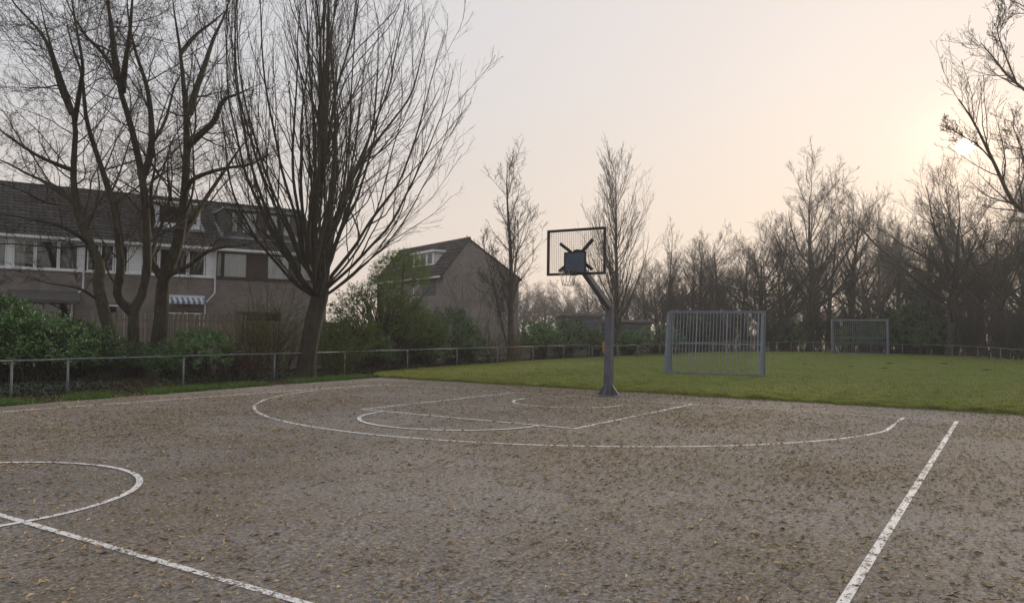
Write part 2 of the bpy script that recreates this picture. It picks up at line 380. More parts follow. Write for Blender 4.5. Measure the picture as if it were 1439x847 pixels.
def grow(g, P, R, n, t0, t1, ang, asd, lr, lt, K, rr, up, wig, rmin=.003, absl=None, out=0., tip=.25, centre=None):
    Np, Kp, _ = P.shape
    L = np.linalg.norm(np.diff(P, axis=1), axis=2).sum(1)
    cnt = np.full(Np, n) if np.isscalar(n) else np.asarray(n)
    idx = np.repeat(np.arange(Np), cnt); M = len(idx)
    if M == 0: return np.zeros((0, K, 3)), np.zeros((0, K))
    ordn = np.concatenate([np.arange(c)/max(c, 1) for c in cnt]) if M else np.zeros(0)
    tt = np.clip(t0+(t1-t0)*(ordn+g.random(M)/np.maximum(cnt[idx], 1)), 0, .999)
    x = tt*(Kp-1); i = np.minimum(x.astype(int), Kp-2); f = (x-i)[:, None]
    S = P[idx, i]*(1-f)+P[idx, i+1]*f; T = nrm(P[idx, i+1]-P[idx, i]); rp = R[idx, i]*(1-f[:, 0])+R[idx, i+1]*f[:, 0]
    rv = g.normal(size=(M, 3)); per = nrm(np.cross(T, rv))
    if centre is not None: per = nrm(per+out*nrm(S-np.asarray(centre)*[1, 1, 0]-S*[0, 0, 1]))
    a = np.abs(g.normal(ang, asd, M))[:, None]
    d = nrm(np.cos(a)*T+np.sin(a)*per)
    ln = (L[idx] if absl is None else np.full(M, absl))*lr*(1-lt*tt)*g.uniform(.6, 1.3, M)
    st = (ln/(K-1))[:, None]; Q = np.empty((M, K, 3)); Q[:, 0] = S
    for k in range(1, K):
        d = nrm(d+np.array([0, 0, up])/(K-1)+g.normal(0, wig, (M, 3))); Q[:, k] = Q[:, k-1]+d*st
    r0 = np.maximum(rp*rr*g.uniform(.7, 1.1, M), rmin); kk = np.linspace(0, 1, K)[None]
    Rr = np.maximum(r0[:, None]*(1-(1-tip)*kk), rmin*.8)
    return Q, Rr
def leaves_arrays(pos, d, nor, L, W, fold=.25):
    """kite leaves folded on the midrib: 2 tris each"""
    d = nrm(d); s = nrm(np.cross(d, nor)); n2 = np.cross(s, d)
    L = np.asarray(L)[:, None]; W = np.asarray(W)[:, None]
    b = pos; tip = pos+d*L-n2*L*.12; l = pos+d*L*.45+s*W*.5+n2*W*fold; r = pos+d*L*.45-s*W*.5+n2*W*fold
    V = np.stack([b, l, tip, r], 1).reshape(-1, 3); i = np.arange(len(pos))*4
    F = np.concatenate([np.stack([i, i+2, i+1], 1), np.stack([i, i+3, i+2], 1)])
    return V, F
def leaves_mesh(name, *a, **k):
    V, F = leaves_arrays(*a, **k); return mesh_np(name, V, F, 3)
def lump(g, n=7):
    dirs = nrm(g.normal(size=(n, 3))); amp = g.uniform(-.22, .28, n)
    return lambda D: 1+(np.maximum(0, D@dirs.T)**3*amp).sum(1)

# ================================================================= THE SETTING
# ground sheet with the slight rise of the far field
ys = np.array([-500, -200, -80, -30, 0, 10]+list(np.arange(18, 46, 2))+[60, 120, 300, 700.]); xs = np.array([-500, -150, -60, -30, -15, 0, 15, 30, 60, 150, 500.])
X, Y = np.meshgrid(xs, ys); Z = gz(Y)-.035
V = np.stack([X, Y, Z], -1).reshape(-1, 3); nx_, ny_ = len(xs), len(ys)
I = np.arange(nx_*ny_).reshape(ny_, nx_); F = np.stack([I[:-1, :-1], I[:-1, 1:], I[1:, 1:], I[1:, :-1]], -1).reshape(-1, 4)
link('ground', mesh_np('ground', V, F, 4), 'earth', kind='structure')

# asphalt court slab (irregular left edge)
left = [(-6.2, -30), (-7.3, -18), (-8.15, -10), (-8.55, -6), (-9.0, -2.1), (-9.2, .6), (-9.35, 2.42)]
lp = resample(left, 70); lp[:, 0] += rng.normal(0, .05, 70)
poly = [(x, y) for x, y in lp]+[(40, 2.42), (40, -30)]
mb = MB(); n = len(poly)
mb.v = [(x, y, 0) for x, y in poly]+[(x, y, -.12) for x, y in poly]
mb.f = [tuple(range(n))]+[(i, (i+1) % n, n+(i+1) % n, n+i) for i in range(n)]
mb.build('asphalt_court', 'asphalt', kind='structure')

# lawn: raised 5 cm, cut edge along the court
lawn_left = [(-9.6, 2.36), (-10.6, 3.4), (-11.6, 5.6), (-12.5, 10.8), (-13.5, 19.6), (-13.4, 25), (-12.6, 31), (-9.5, 40), (-6, 48), (0, 49.5)]
ll = resample(lawn_left, 60)
right = 42.0
rows = np.concatenate([np.linspace(0, 1, 60)])
V = []; 
xs_ = np.linspace(-9.6, right, 260)
edge = 2.36+.05*np.sin(xs_*1.9)+.04*np.sin(xs_*5.3+1)+rng.normal(0, .035, 260)
def leftx(y): return np.interp(y, ll[:, 1], ll[:, 0])
yr = np.concatenate([np.linspace(0, 1, 28)**1.6*46.5])
G = []
for j, yy in enumerate(yr):
    e = 2.36+yy
    lx = leftx(e); u = np.linspace(0, 1, 260); xx = lx+(right-lx)*u
    y_ = np.where(j == 0, np.interp(xx, xs_, edge), e)*np.ones(260)
    G.append(np.stack([xx, y_, gz(y_)+.05], 1))
G = np.array(G); low = G[0].copy(); low[:, 2] = -.05
G = np.concatenate([low[None], G]); J = np.arange(G.shape[0]*260).reshape(G.shape[0], 260)
F = np.stack([J[:-1, :-1], J[:-1, 1:], J[1:, 1:], J[1:, :-1]], -1).reshape(-1, 4)
link('lawn', mesh_np('lawn', G.reshape(-1, 3), F, 4), 'lawn', kind='structure')

# grass blades (uncountable)
def blades(name, xy, h, mat, z0, wdt=.010, lean=.55, g=rng):
    n = len(xy); base = np.column_stack([xy, z0])
    d = nrm(np.column_stack([g.normal(0, lean, (n, 2)), np.ones(n)])); sd_ = nrm(np.cross(d, g.normal(size=(n, 3))))
    ww = wdt*g.uniform(.6, 1.5, n)[:, None]; hh = (h*g.uniform(.5, 1.4, n))[:, None]
    V = np.stack([base-sd_*ww, base+sd_*ww, base+d*hh], 1).reshape(-1, 3)
    return link(name, mesh_np(name, V, np.arange(3*n).reshape(-1, 3), 3), mat, kind='stuff')
def lawn_points(n, y0, y1, power):
    y = y0+(y1-y0)*rng.random(n)**power; lx = leftx(y)
    hw = 5+.9*(y+17.5); x0 = np.maximum(lx, 8.6-1.35*(y+17.5)); x1 = 8.6+.12*(y+17.5)+.3
    return np.column_stack([x0+(x1-x0)*rng.random(n), y])
pts = lawn_points(190000, 2.42, 47, 1.9)
# leave thin spots
keep = (np.sin(pts[:, 0]*.9+2*np.sin(pts[:, 1]*.6))*np.sin(pts[:, 1]*.8+1.5*np.sin(pts[:, 0]*.5))+rng.normal(0, .6, len(pts))) > -.75
pts = pts[keep]; far = np.clip((pts[:, 1]-2)/40, 0, 1)
tuft = np.clip(np.sin(pts[:, 0]*3.1+2*np.sin(pts[:, 1]*1.7))*np.sin(pts[:, 1]*2.7+2*np.sin(pts[:, 0]*2.1)), 0, 1)
o = blades('lawn_grass', pts, .030*(1+.8*rng.random(len(pts)))*(1+1.1*tuft), 'grass', gz(pts[:, 1])+.045, .009)
o['label'] = 'short mown grass of the playing field'; o['category'] = 'grass'
ex = rng.uniform(-9.4, 13, 9000); ey = np.interp(ex, xs_, edge)+rng.uniform(-.02, .10, 9000)
o = blades('lawn_edge_grass', np.column_stack([ex, ey]), np.full(9000, .045), 'grass', np.full(9000, .035), .007, .9)
o['label'] = 'ragged grass fringe along the edge of the court'; o['category'] = 'grass'

# court markings
def strip(name, pts, wd=.06, z=.004, closed=False):
    pts = np.asarray(pts, float); n = len(pts)
    if closed: d = np.roll(pts, -1, 0)-np.roll(pts, 1, 0)
    else: d = np.gradient(pts, axis=0)
    d = nrm(d); nn = np.column_stack([-d[:, 1], d[:, 0]])
    V = np.concatenate([np.column_stack([pts+nn*wd/2, np.full(n, z)]), np.column_stack([pts-nn*wd/2, np.full(n, z)])])
    i = np.arange(n if closed else n-1); j = (i+1) % n
    link(name, mesh_np(name, V, np.stack([i+n, j+n, j, i], 1), 4), 'line_paint', kind='structure')
def lin(a, b, k=20): return np.linspace(a, b, k)
def arc(c, r, a0, a1, k=64):
    a = np.radians(np.linspace(a0, a1, k)); return np.column_stack([c[0]+r*np.cos(a), c[1]+r*np.sin(a)])
WL, WR, LH, X3, R3, KW, FT, BY = -7.12, 7.77, -14.2, 6.83, 6.92, 2.45, -5.83, -1.55
strip('baseline_marking', lin((WL, 0), (WR, 0)), .05, .004)
strip('sideline_marking', lin((WL, -.03), (WL, -24)), .078, .004)
strip('sideline_marking', lin((WR, -.03), (WR, -24)), .07, .004)
strip('halfway_line_marking', lin((WL+.03, LH), (WR-.04, LH)), .065, .004)
strip('centre_circle_marking', arc((0, LH), 1.8, 0, 360, 97)[:-1], .065, .008, True)
th = math.degrees(math.acos(X3/R3))
pts3 = np.concatenate([lin((-X3, -.03), (-X3, BY-R3*math.sin(math.radians(th))), 8), arc((0, BY), R3, 180+th, 360-th, 80), lin((X3, BY-R3*math.sin(math.radians(th))), (X3, -.03), 8)])
_, ui = np.unique(np.round(pts3, 3), axis=0, return_index=True); pts3 = pts3[np.sort(ui)]
strip('three_point_marking', pts3, .07, .004)
strip('key_marking', np.array([(-KW, -.03), (-KW, -3), (-KW, FT)]), .078, .004)
strip('key_marking', np.array([(KW, -.03), (KW, -3), (KW, FT)]), .078, .004)
strip('free_throw_line_marking', lin((-KW-.03, FT), (KW+.03, FT)), .078, .008)
strip('free_throw_circle_marking', arc((0, FT), 1.8, 180, 360), .072, .012)
strip('restricted_area_marking', arc((0, BY), 1.275, 172, 368), .078, .004)

# dried catkins and bark bits strewn over the asphalt (uncountable)
def in_view(x, y, m=.04):
    dx, dy = x-CAM[0], y-CAM[1]; a = dx*RT[0]+dy*RT[1]; f = dx*FW[0]+dy*FW[1]
    return (f > 2.5) & (np.abs(a/np.maximum(f, .1)) < .67+m)
x = rng.uniform(-9, 16, 110000); y = rng.uniform(-16, 2.35, 110000); k = in_view(x, y); x, y = x[k], y[k]
dens = .62+.20*np.sin(x*.55+y*.35+1.2)+.14*np.sin(y*1.1-x*.4)+.06*np.sin(x*2.1+y*1.7)
clump = np.sin(x*5.1+3*np.sin(y*2.3))*np.sin(y*6.3+2*np.sin(x*3.1))
dens = dens*np.clip((x+9.5)/4.5, .12, 1)+.10*clump
k = rng.random(len(x)) < dens*.75; x, y = x[k], y[k]; n = len(x)
xk, yk = x.copy(), y.copy(); n = min(n, 10000); x, y = x[:n], y[:n]
ln = rng.gamma(4, .0085, n).clip(.015, .085); aa = rng.uniform(0, 2*np.pi, n); cv = rng.normal(0, .6, n); zz = .004+rng.uniform(.003, .010, n)
P = np.empty((n, 3, 3))
for k_, tt in enumerate((-.5, 0, .5)):
    P[:, k_, 0] = x+ln*tt*np.cos(aa)-ln*(tt*tt-.1)*cv*np.sin(aa); P[:, k_, 1] = y+ln*tt*np.sin(aa)+ln*(tt*tt-.1)*cv*np.cos(aa)
    P[:, k_, 2] = zz+(tt*tt*4)*np.abs(rng.normal(0, .006, n))
Rr = (np.column_stack([.45*np.ones(n), np.ones(n), .4*np.ones(n)])*(rng.uniform(.0024, .0048, n)*np.clip(ln/.05, .7, 1.3))[:, None])
V, F = tubes_arrays(P, Rr, 3)
o = link('catkin_litter', mesh_np('catkin_litter', V, F, 4), 'litter', kind='stuff')
o['label'] = 'dried brown catkins and bark bits strewn over the court'; o['category'] = 'litter'
n = 105000; i_ = rng.integers(0, len(xk), n); x = xk[i_]+rng.normal(0, .16, n); y = yk[i_]+rng.normal(0, .16, n); k = y < 2.33; x, y = x[k], y[k]; n = len(x)
ll_ = rng.gamma(4, .0095, n).clip(.012, .085)
V, F = leaves_arrays(np.column_stack([x, y, rng.uniform(.006, .012, n)]), np.column_stack([rng.normal(size=(n, 2)), rng.normal(0, .16, n)]), np.column_stack([rng.normal(0, .5, (n, 2)), np.ones(n)]), ll_, ll_*rng.uniform(.14, .34, n))
o = link('bract_litter', mesh_np('bract_litter', V, F, 3), 'flake', kind='stuff'); o['label'] = 'small tan bud scales and leaf flakes covering the asphalt'; o['category'] = 'litter'

# ================================================================= BASKETBALL HOOP
bk = thing('basketball_hoop', 'dark steel basketball hoop with wire backboard on a bent post', 'basketball hoop', (-.12, .85, 0))
ox, oy = -.12, .85
mb = MB(); mb.bar((0, 0, .02), (0.02, 0, 2.36), .205, .205, .175, .175); mb.build('post', 'post_paint', bk, bev=.012)
mb = MB(); mb.box(-.32, .32, -.3, .3, .002, .022); 
bp_ = mb.build('base_plate', 'post_paint', bk, bev=.004)
for s in (-1, 1):
    MB().hexa([(s*.10, -.02, .023), (s*.31, -.02, .023), (s*.31, .02, .023), (s*.10, .02, .023), (s*.10, -.02, .27), (s*.125, -.02, .27), (s*.125, .02, .27), (s*.10, .02, .27)]).build('gusset', 'post_paint', bp_)
    MB().hexa([(-.02, s*.10, .023), (-.02, s*.29, .023), (.02, s*.29, .023), (.02, s*.10, .023), (-.02, s*.10, .27), (-.02, s*.125, .27), (.02, s*.125, .27), (.02, s*.10, .27)]).build('gusset', 'post_paint', bp_)
hub = Vector((-.02-ox, -1.08-oy, 3.27))
mb = MB(); mb.bar((0.02, .02, 2.27), hub, .15, .17, .12, .14); mb.build('arm', 'post_paint', bk, bev=.01)
bx, by, bz0, bz1, bw = -.02-ox, -1.2-oy, 2.985, 4.095, .785
fr_ = MB()
fr_.box(bx-bw, bx+bw, by-.025, by+.025, bz0, bz0+.06); fr_.box(bx-bw, bx+bw, by-.025, by+.025, bz1-.06, bz1)
fr_.box(bx-bw, bx-bw+.055, by-.025, by+.025, bz0+.06, bz1-.06); fr_.box(bx+bw-.055, bx+bw, by-.025, by+.025, bz0+.06, bz1-.06)
bb = fr_.build('backboard_frame', 'board_dark', bk)
mb = MB()
for i in range(1, 29):
    xx = bx-bw+.055+i*(2*bw-.11)/29; mb.bar((xx, by, bz0+.05), (xx, by, bz1-.05), .005, .005)
for i in range(1, 20):
    z_ = bz0+.06+i*(bz1-bz0-.12)/20; mb.bar((bx-bw+.05, by+.006, z_), (bx+bw-.05, by+.006, z_), .005, .005)
mb.build('wire_mesh', 'board_dark', bb, kind='stuff')
for sx, z_ in ((-.45, 3.76), (.43, 3.82), (-.46, 3.10), (.42, 3.11)):
    MB().bar((bx, by+.075, 3.42), (bx+sx, by+.035, z_), .05, .07).build('brace', 'board_dark', bk)
mb = MB(); mb.tube([(bx, by+.06, 3.42), (bx, by+.13, 3.42)], .19, 16); mb.build('hub_plate', 'board_dark', bk)
mb = MB(); mb.box(bx-.26, bx+.26, by-.055, by-.028, 3.045, 3.505); pl = mb.build('centre_panel', 'plate_blue', bk)
mb = MB(); q = .03
mb.box(bx-.275, bx+.275, by-.06, by-.026, 3.505, 3.53); mb.box(bx-.275, bx+.275, by-.06, by-.026, 3.02, 3.045)
mb.box(bx-.288, bx-.26, by-.061, by-.027, 3.02, 3.53); mb.box(bx+.26, bx+.288, by-.061, by-.027, 3.02, 3.53); mb.build('panel_border', 'board_dark', pl)
mb = MB(); rc_ = (bx, by-.375, 3.05)
mb.tube([(rc_[0]+.228*math.cos(a), rc_[1]+.228*math.sin(a), rc_[2]) for a in np.linspace(0, 2*math.pi, 33)[:-1]], .011, 8, True)
rim = mb.build('rim', 'rim_red', bk, True)
MB().box(bx-.07, bx+.07, by-.16, by-.062, 2.965, 3.065).build('rim_bracket', 'board_dark', rim)
mb = MB()
for i in range(12):
    a = 2*math.pi*i/12; a2 = a+.26
    mb.tube([(rc_[0]+.222*math.cos(a), rc_[1]+.222*math.sin(a), 3.04), (rc_[0]+.17*math.cos(a2), rc_[1]+.17*math.sin(a2), 2.9), (rc_[0]+.13*math.cos(a), rc_[1]+.13*math.sin(a), 2.72)], .006, 5)
mb.tube([(rc_[0]+.13*math.cos(a), rc_[1]+.13*math.sin(a), 2.72) for a in np.linspace(0, 2*math.pi, 17)[:-1]], .006, 5, True)
mb.build('chain_net', 'chain', rim, True)

# ================================================================= GOALS
def goal(label, loc, rz):
    g = thing('football_goal', label, 'goal', loc, rz, 'steel goals on the lawn')
    W2, H = 1.82, 2.42; db, dt = 1.15, .62           # mouth plane at y=0, back plane leans from y=-db (ground) to y=-dt (top)
    for s in (-1, 1):
        x = s*W2
        MB().box(x-.06, x+.06, -.05, .05, 0, H).build('goal_post', 'goal_paint', g, bev=.006)
        MB().bar((x, -db, .02), (x, -dt, H-.02), .07, .07).build('back_stay', 'goal_paint', g)
        MB().bar((x, -db+.03, .05), (x, -.05, .05), .05, .06).build('side_rail', 'goal_paint', g); MB().bar((x, -dt+.03, H-.05), (x, -.05, H-.05), .05, .06).build('side_rail', 'goal_paint', g)
        for k in range(1, 9):
            f = k/9; MB().bar((x, -db*(1-f), .08), (x, -dt*(1-f), H-.08), .016, .05, up=(1, 0, 0)).build('side_bar', 'goal_bar', g)
    MB().box(-W2-.06, W2+.06, -.052, .052, H+.001, H+.10).build('crossbar', 'goal_paint', g, bev=.006)
    MB().bar((-W2, -dt, H+.02), (W2, -dt, H+.02), .06, .06).build('top_rail', 'goal_paint', g)
    MB().bar((-W2, -db, .05), (W2, -db, .05), .06, .06).build('bottom_rail', 'goal_paint', g)
    ym = -(db+(dt-db)*.5)
    MB().bar((-W2, ym-.02, H*.5), (W2, ym-.02, H*.5), .03, .05).build('middle_rail', 'goal_bar', g)
    bm_ = MB().tube([(0, -db, .06), (0, -dt, H)], .0135, 6).mesh('bar'); nb = 28
    tm = MB().bar((0, -dt, H+.03), (0, 0, H+.03), .02, .02).mesh('tb')
    for k in range(1, nb):
        o = link('back_bar', bm_, 'goal_bar', g); o.location = (-W2+2*W2*k/nb, 0, 0); 
        if k % 9 == 0: o.scale = (2.2, 1, 1)
    for k in range(1, 6):
        o = link('roof_bar', tm, 'goal_bar', g); o.location = (-W2+2*W2*k/6, 0, 0)
    return g
goal('blue-grey steel goal with vertical bars, seen from behind, just past the hoop', (-1.25, 13.15, .05), math.radians(9))
goal('blue-grey steel goal with open mouth beside the far rail fence', (-.35, 42.4, float(gz(42.4))+.04), math.radians(180+2))

# ================================================================= RAIL FENCES
def rail_fence(label, pts, gaps=(), h=.82, wire=True):
    root = thing('rail_fence', label, 'fence', (pts[0][0], pts[0][1], 0)); R0 = np.array([pts[0][0], pts[0][1], 0])
    P3 = [np.array([x, y, float(gz(y))]) for x, y in pts]
    for p in P3:
        q = p-R0; lean = rng.normal(0, .012, 2)
        MB().tube([q+[0, 0, -.3], q+[lean[0], lean[1], h-.02]], .027, 8).build('post', 'galv', root, True)
    for i, (a, b_) in enumerate(zip(P3[:-1], P3[1:])):
        if i in gaps: continue
        sag = rng.normal(0, .008)
        MB().tube([a-R0+[0, 0, h], (a+b_)/2-R0+[0, 0, h+sag], b_-R0+[0, 0, h]], .023, 8).build('rail', 'galv', root, True)
    return root
def on_line(px, line):
    d = RT*(px-719.5)/FPX+FW; o_ = CAM[:2]
    best = None
    for (a, b_) in zip(line[:-1], line[1:]):
        a = np.array(a); b_ = np.array(b_); e = b_-a
        t_, s_ = np.linalg.solve(np.array([d, -e]).T, a-o_)
        if -.02 <= s_ <= 1.02 and t_ > 0: best = tuple(o_+d*t_)
    return best
LF = [(-9.0, -14), (-10.4, -7.0), (-10.75, -1.0), (-11.2, 2.6), (-12.35, 10.8), (-13.35, 18.8), (-13.55, 28)]
fp = [on_line(p_, LF) for p_ in (-60, 20, 99, 261, 388, 486, 574, 643, 700, 750, 793, 829)]
rail_fence('grey tubular rail fence along the shrub border beside the court', fp)
far_pts = [PLAN(px, z) for px, z in ((833, 45), (869, 46.5), (897, 48.5), (928, 51), (965, 53.5), (1003, 56), (1040, 58.5), (1080, 60.5), (1112, 61.5), (1144, 61.5), (1206, 60), (1268, 57.5), (1338, 52), (1374, 48.5), (1406, 45.5), (1442, 42.5), (1485, 39.5))]
rail_fence('grey tubular rail fence along the wooded far end of the lawn', far_pts)

# litter bin on the far fence
p_ = PLAN(853, 44.6); b_ = thing('litter_bin', 'orange litter bin on a short pole by the rail fence opening', 'litter bin', (p_[0], p_[1], float(gz(p_[1]))))
MB().tube([(0, .26, 0), (0, .26, 1.0)], .03, 8).build('pole', 'galv', b_)
MB().tube([(0, 0, .42), (0, 0, .5), (0, 0, .95), (0, 0, 1.0)], [.2, .235, .25, .24], 14).build('body', 'bin_orange', b_, True)
MB().tube([(0, 0, 1.0), (0, 0, 1.06), (0, 0, 1.1)], [.26, .25, .12], 14).build('lid', 'bin_orange', b_, True)

# molehills
mh = None
for px, py in ((1131, 506), (1196, 509), (1250, 507), (1327, 508), (1386, 514), (1243, 511)):
    d = _F+CR*(px-719.5)/FPX-CU*(py-423.5)/FPX; t_ = (.30-CAM[2])/d[2]; q = CAM+d*t_
    if math.hypot(q[0]-CAM[0], q[1]-CAM[1]) > 56: s_ = 56/math.hypot(q[0]-CAM[0], q[1]-CAM[1]); q = CAM+(q-CAM)*s_
    if mh is None:
        mb = MB(); ring = [(.30, 0), (.27, .05), (.17, .10), (.07, .125)]
        for r_, z_ in ring:
            for k in range(12):
                a = 2*math.pi*k/12; rr_ = r_*random.uniform(.85, 1.15); mb.v.append((rr_*math.cos(a), rr_*math.sin(a), z_-.01))
        for i in range(3):
            for k in range(12): k2 = (k+1) % 12; mb.f.append((i*12+k, i*12+k2, (i+1)*12+k2, (i+1)*12+k))
        mb.f.append(tuple(36+k for k in range(12))); mh = mb.mesh('molehill')
    o = link('molehill', mh, 'soil', smooth=True); o.location = (q[0], q[1], float(gz(q[1]))+.05); o.rotation_euler = (0, 0, random.uniform(0, 6)); s_ = random.uniform(.4, .65); o.scale = (s_*1.3, s_, s_*.7)
    tag(o, 'small dark molehill on the far lawn', 'molehill', 'molehills on the lawn')

# ================================================================= HOUSES
def pantiles(name, x0, x1, eave, ridge, parent, flip=1):
    """corrugated courses between eave (y,z) and ridge (y,z)"""
    (y0, z0), (y1, z1) = eave, ridge
    Ls = math.hypot(y1-y0, z1-z0); nc = max(2, int(Ls/.33)); dy, dz = (y1-y0)/Ls, (z1-z0)/Ls; ny, nz = -dz*(1 if dy > 0 else -1), abs(dy)
    nx = int((x1-x0)/.05); X = np.linspace(x0, x1, nx); wv = .036*np.sin(X/.22*2*np.pi)
    Vs, Fs, off = [], [], 0
    for c in range(nc):
        s0, s1 = c*Ls/nc, (c+1)*Ls/nc+.04
        row = []
        for s_, h in ((s0, .01), (s0, .075), (s1, .02)):
            hh = h+wv*(1 if h > .015 else .2)+.004*rng.normal(size=nx)*(h > .015)
            row.append(np.column_stack([X, y0+dy*s_+ny*hh, z0+dz*s_+nz*hh]))
        Vv = np.concatenate(row); i = np.arange(nx-1)
        for r_ in (0, 1): Fs.append(np.stack([off+r_*nx+i, off+r_*nx+i+1, off+(r_+1)*nx+i+1, off+(r_+1)*nx+i], 1))
        Vs.append(Vv); off += len(Vv)
    return link(name, mesh_np(name, np.concatenate(Vs), np.concatenate(Fs), 4), 'roof_tile', parent, kind='stuff')
def wall_face(mb, x0, x1, z0, z1, holes, y=0, depth=.12):
    xs_ = sorted({x0, x1, *[h[0] for h in holes], *[h[1] for h in holes]}); zs = sorted({z0, z1, *[h[2] for h in holes], *[h[3] for h in holes]})
    for a, b_ in zip(xs_[:-1], xs_[1:]):
        for c, d in zip(zs[:-1], zs[1:]):
            mx, mz = (a+b_)/2, (c+d)/2
            if any(h[0] < mx < h[1] and h[2] < mz < h[3] for h in holes): continue
            mb.quad((a, y, c), (b_, y, c), (b_, y, d), (a, y, d))
    for a, b_, c, d in holes:
        y2 = y+depth
        mb.quad((a, y, c), (a, y2, c), (a, y2, d), (a, y, d)); mb.quad((b_, y, c), (b_, y, d), (b_, y2, d), (b_, y2, c))
        mb.quad((a, y, c), (b_, y, c), (b_, y2, c), (a, y2, c)); mb.quad((a, y, d), (a, y2, d), (b_, y2, d), (b_, y, d))
def curtain_mesh(x0, x1, y, z0, z1):
    n = max(6, int((x1-x0)/.03)); X = np.linspace(x0, x1, n); yy = y+.025*np.sin(X*38+2*np.sin(X*7))
    V = np.concatenate([np.column_stack([X, yy, np.full(n, z0)]), np.column_stack([X, yy, np.full(n, z1)])]); i = np.arange(n-1)
    return mesh_np('curtain', V, np.stack([i, i+1, i+1+n, i+n], 1), 4)
def window(parent, x0, x1, z0, z1, mat='white_paint', y=.03, fw=.055, curt=None, name='window'):
    mb = MB(); d = .07
    mb.box(x0, x1, y, y+d, z0, z0+fw); mb.box(x0, x1, y, y+d, z1-fw, z1); mb.box(x0, x0+fw, y, y+d, z0+fw, z1-fw); mb.box(x1-fw, x1, y, y+d, z0+fw, z1-fw)
    w_ = mb.build(name, mat, parent)
    MB().box(x0+fw, x1-fw, y+.035, y+.043, z0+fw, z1-fw).build('pane', 'pane', w_)
    if curt:
        for a, b_, m_ in curt:
            link('curtain', curtain_mesh(x0+(x1-x0)*a, x0+(x1-x0)*b_, y+.085, z0+.02, z1-.02), m_, w_)
    return w_
AF = np.array([.40851, .91275]); P0 = np.array([-25.497, .902]); RZH = math.atan2(AF[1], AF[0]); UW = 5.5
EZ, RZ_, DEP = 5.42, 8.2, 4.4
def house_unit(i, label):
    p_ = P0+AF*(i*UW); return thing('terraced_house', label, 'house', (p_[0], p_[1], 0), RZH, 'terraced houses behind the garden fences')
def common(h, holes, last=False, first=False, wallmat='brick'):
    x1 = UW-.004
    mb = MB(); wall_face(mb, 0, x1, -.1, 4.0, holes)
    mb.quad((0, 0, 4.0), (x1, 0, 4.0), (x1, .30, 4.0), (0, .30, 4.0))
    for xx in (0, x1):
        mb.v += [(xx, 0, -.1), (xx, 2*DEP, -.1), (xx, 2*DEP, EZ-.05), (xx, DEP, RZ_-.08), (xx, .30, EZ+.1), (xx, .30, 4.0), (xx, 0, 4.0)]; n = len(mb.v); mb.f.append(tuple(range(n-7, n)))
    mb.quad((0, 2*DEP, -.1), (x1, 2*DEP, -.1), (x1, 2*DEP, EZ), (0, 2*DEP, EZ))
    mb.build('wall', wallmat, h)
    MB().box(.05, x1-.05, .9, .94, 0, 5.3).build('interior_shade_panel', 'interior_shade', h)  # flat backing panel, the interior's shade painted near-black
    rf = MB()
    ov = .22
    for (ya, yb) in ((-ov, DEP), (2*DEP+ov, DEP)):
        za = EZ+.10-ov*(RZ_-EZ)/DEP
        rf.quad((0, ya, za), (x1, ya, za), (x1, yb, RZ_), (0, yb, RZ_))
    r_ = rf.build('roof', 'roof_tile', h)
    za = EZ+.10-ov*(RZ_-EZ)/DEP
    pantiles('roof_tiles', 0, x1, (-ov, za), (DEP, RZ_), r_)
    MB().tube([(0, DEP, RZ_+.02), (x1, DEP, RZ_+.02)], .11, 8).build('ridge_tiles', 'roof_tile', r_)
    MB().box(0, x1, -.33, -.20, EZ-.13, EZ-.01).build('gutter', 'white_paint', h)
    MB().box(0, x1, -.19, .3, EZ-.16, EZ-.10).build('soffit', 'white_paint', h)
def downpipe(h, x):
    MB().tube([(x, -.26, EZ-.12), (x, -.10, EZ-.35), (x, -.10, 3.25), (x-.42, -.10, 2.75), (x-.42, -.10, 0)], .04, 8).build('downpipe', 'white_paint', h, True)
# unit A (left of the first downpipe)
hA = house_unit(-1, 'brick terraced house with white window band, plain tiled roof, behind the big laurel')
common(hA, [(2.9, 5.15, .9, 2.72)], first=True)
X = lambda s: s+UW
for a, b_, cu in ((.3, 1.0, None), (1.05, 1.75, [(0, .5, 'curtain_grey')]), (1.8, 2.62, [(0, 1, 'curtain_grey')]), (X(-2.66), X(-1.87), [(0, .55, 'curtain_grey')]), (X(-1.86), X(-1.01), None), (X(-1.0), X(-.25), [(.7, 1, 'curtain_grey')])):
    window(hA, a, b_, 4.02, EZ-.17, curt=cu)
for a, b_ in ((.02, .29), (2.625, 2.835), (X(-.245), X(-.02))):
    MB().box(a, b_, .02, .09, 4.02, EZ-.17).build('white_panel', 'white_paint', hA)
MB().box(.01, 5.48, -.06, .05, 3.95, 4.015).build('sill', 'white_paint', hA)
window(hA, 2.93, 4.0, .92, 2.68, curt=None); window(hA, 4.03, 5.13, .92, 2.68)
MB().hexa([(2.7, -.9, 2.55), (5.3, -.9, 2.55), (5.3, -.02, 2.75), (2.7, -.02, 2.75), (2.7, -.9, 2.68), (5.3, -.9, 2.68), (5.3, -.02, 3.1), (2.7, -.02, 3.1)]).build('canopy', 'cladding', hA)
downpipe(hA, 5.46)
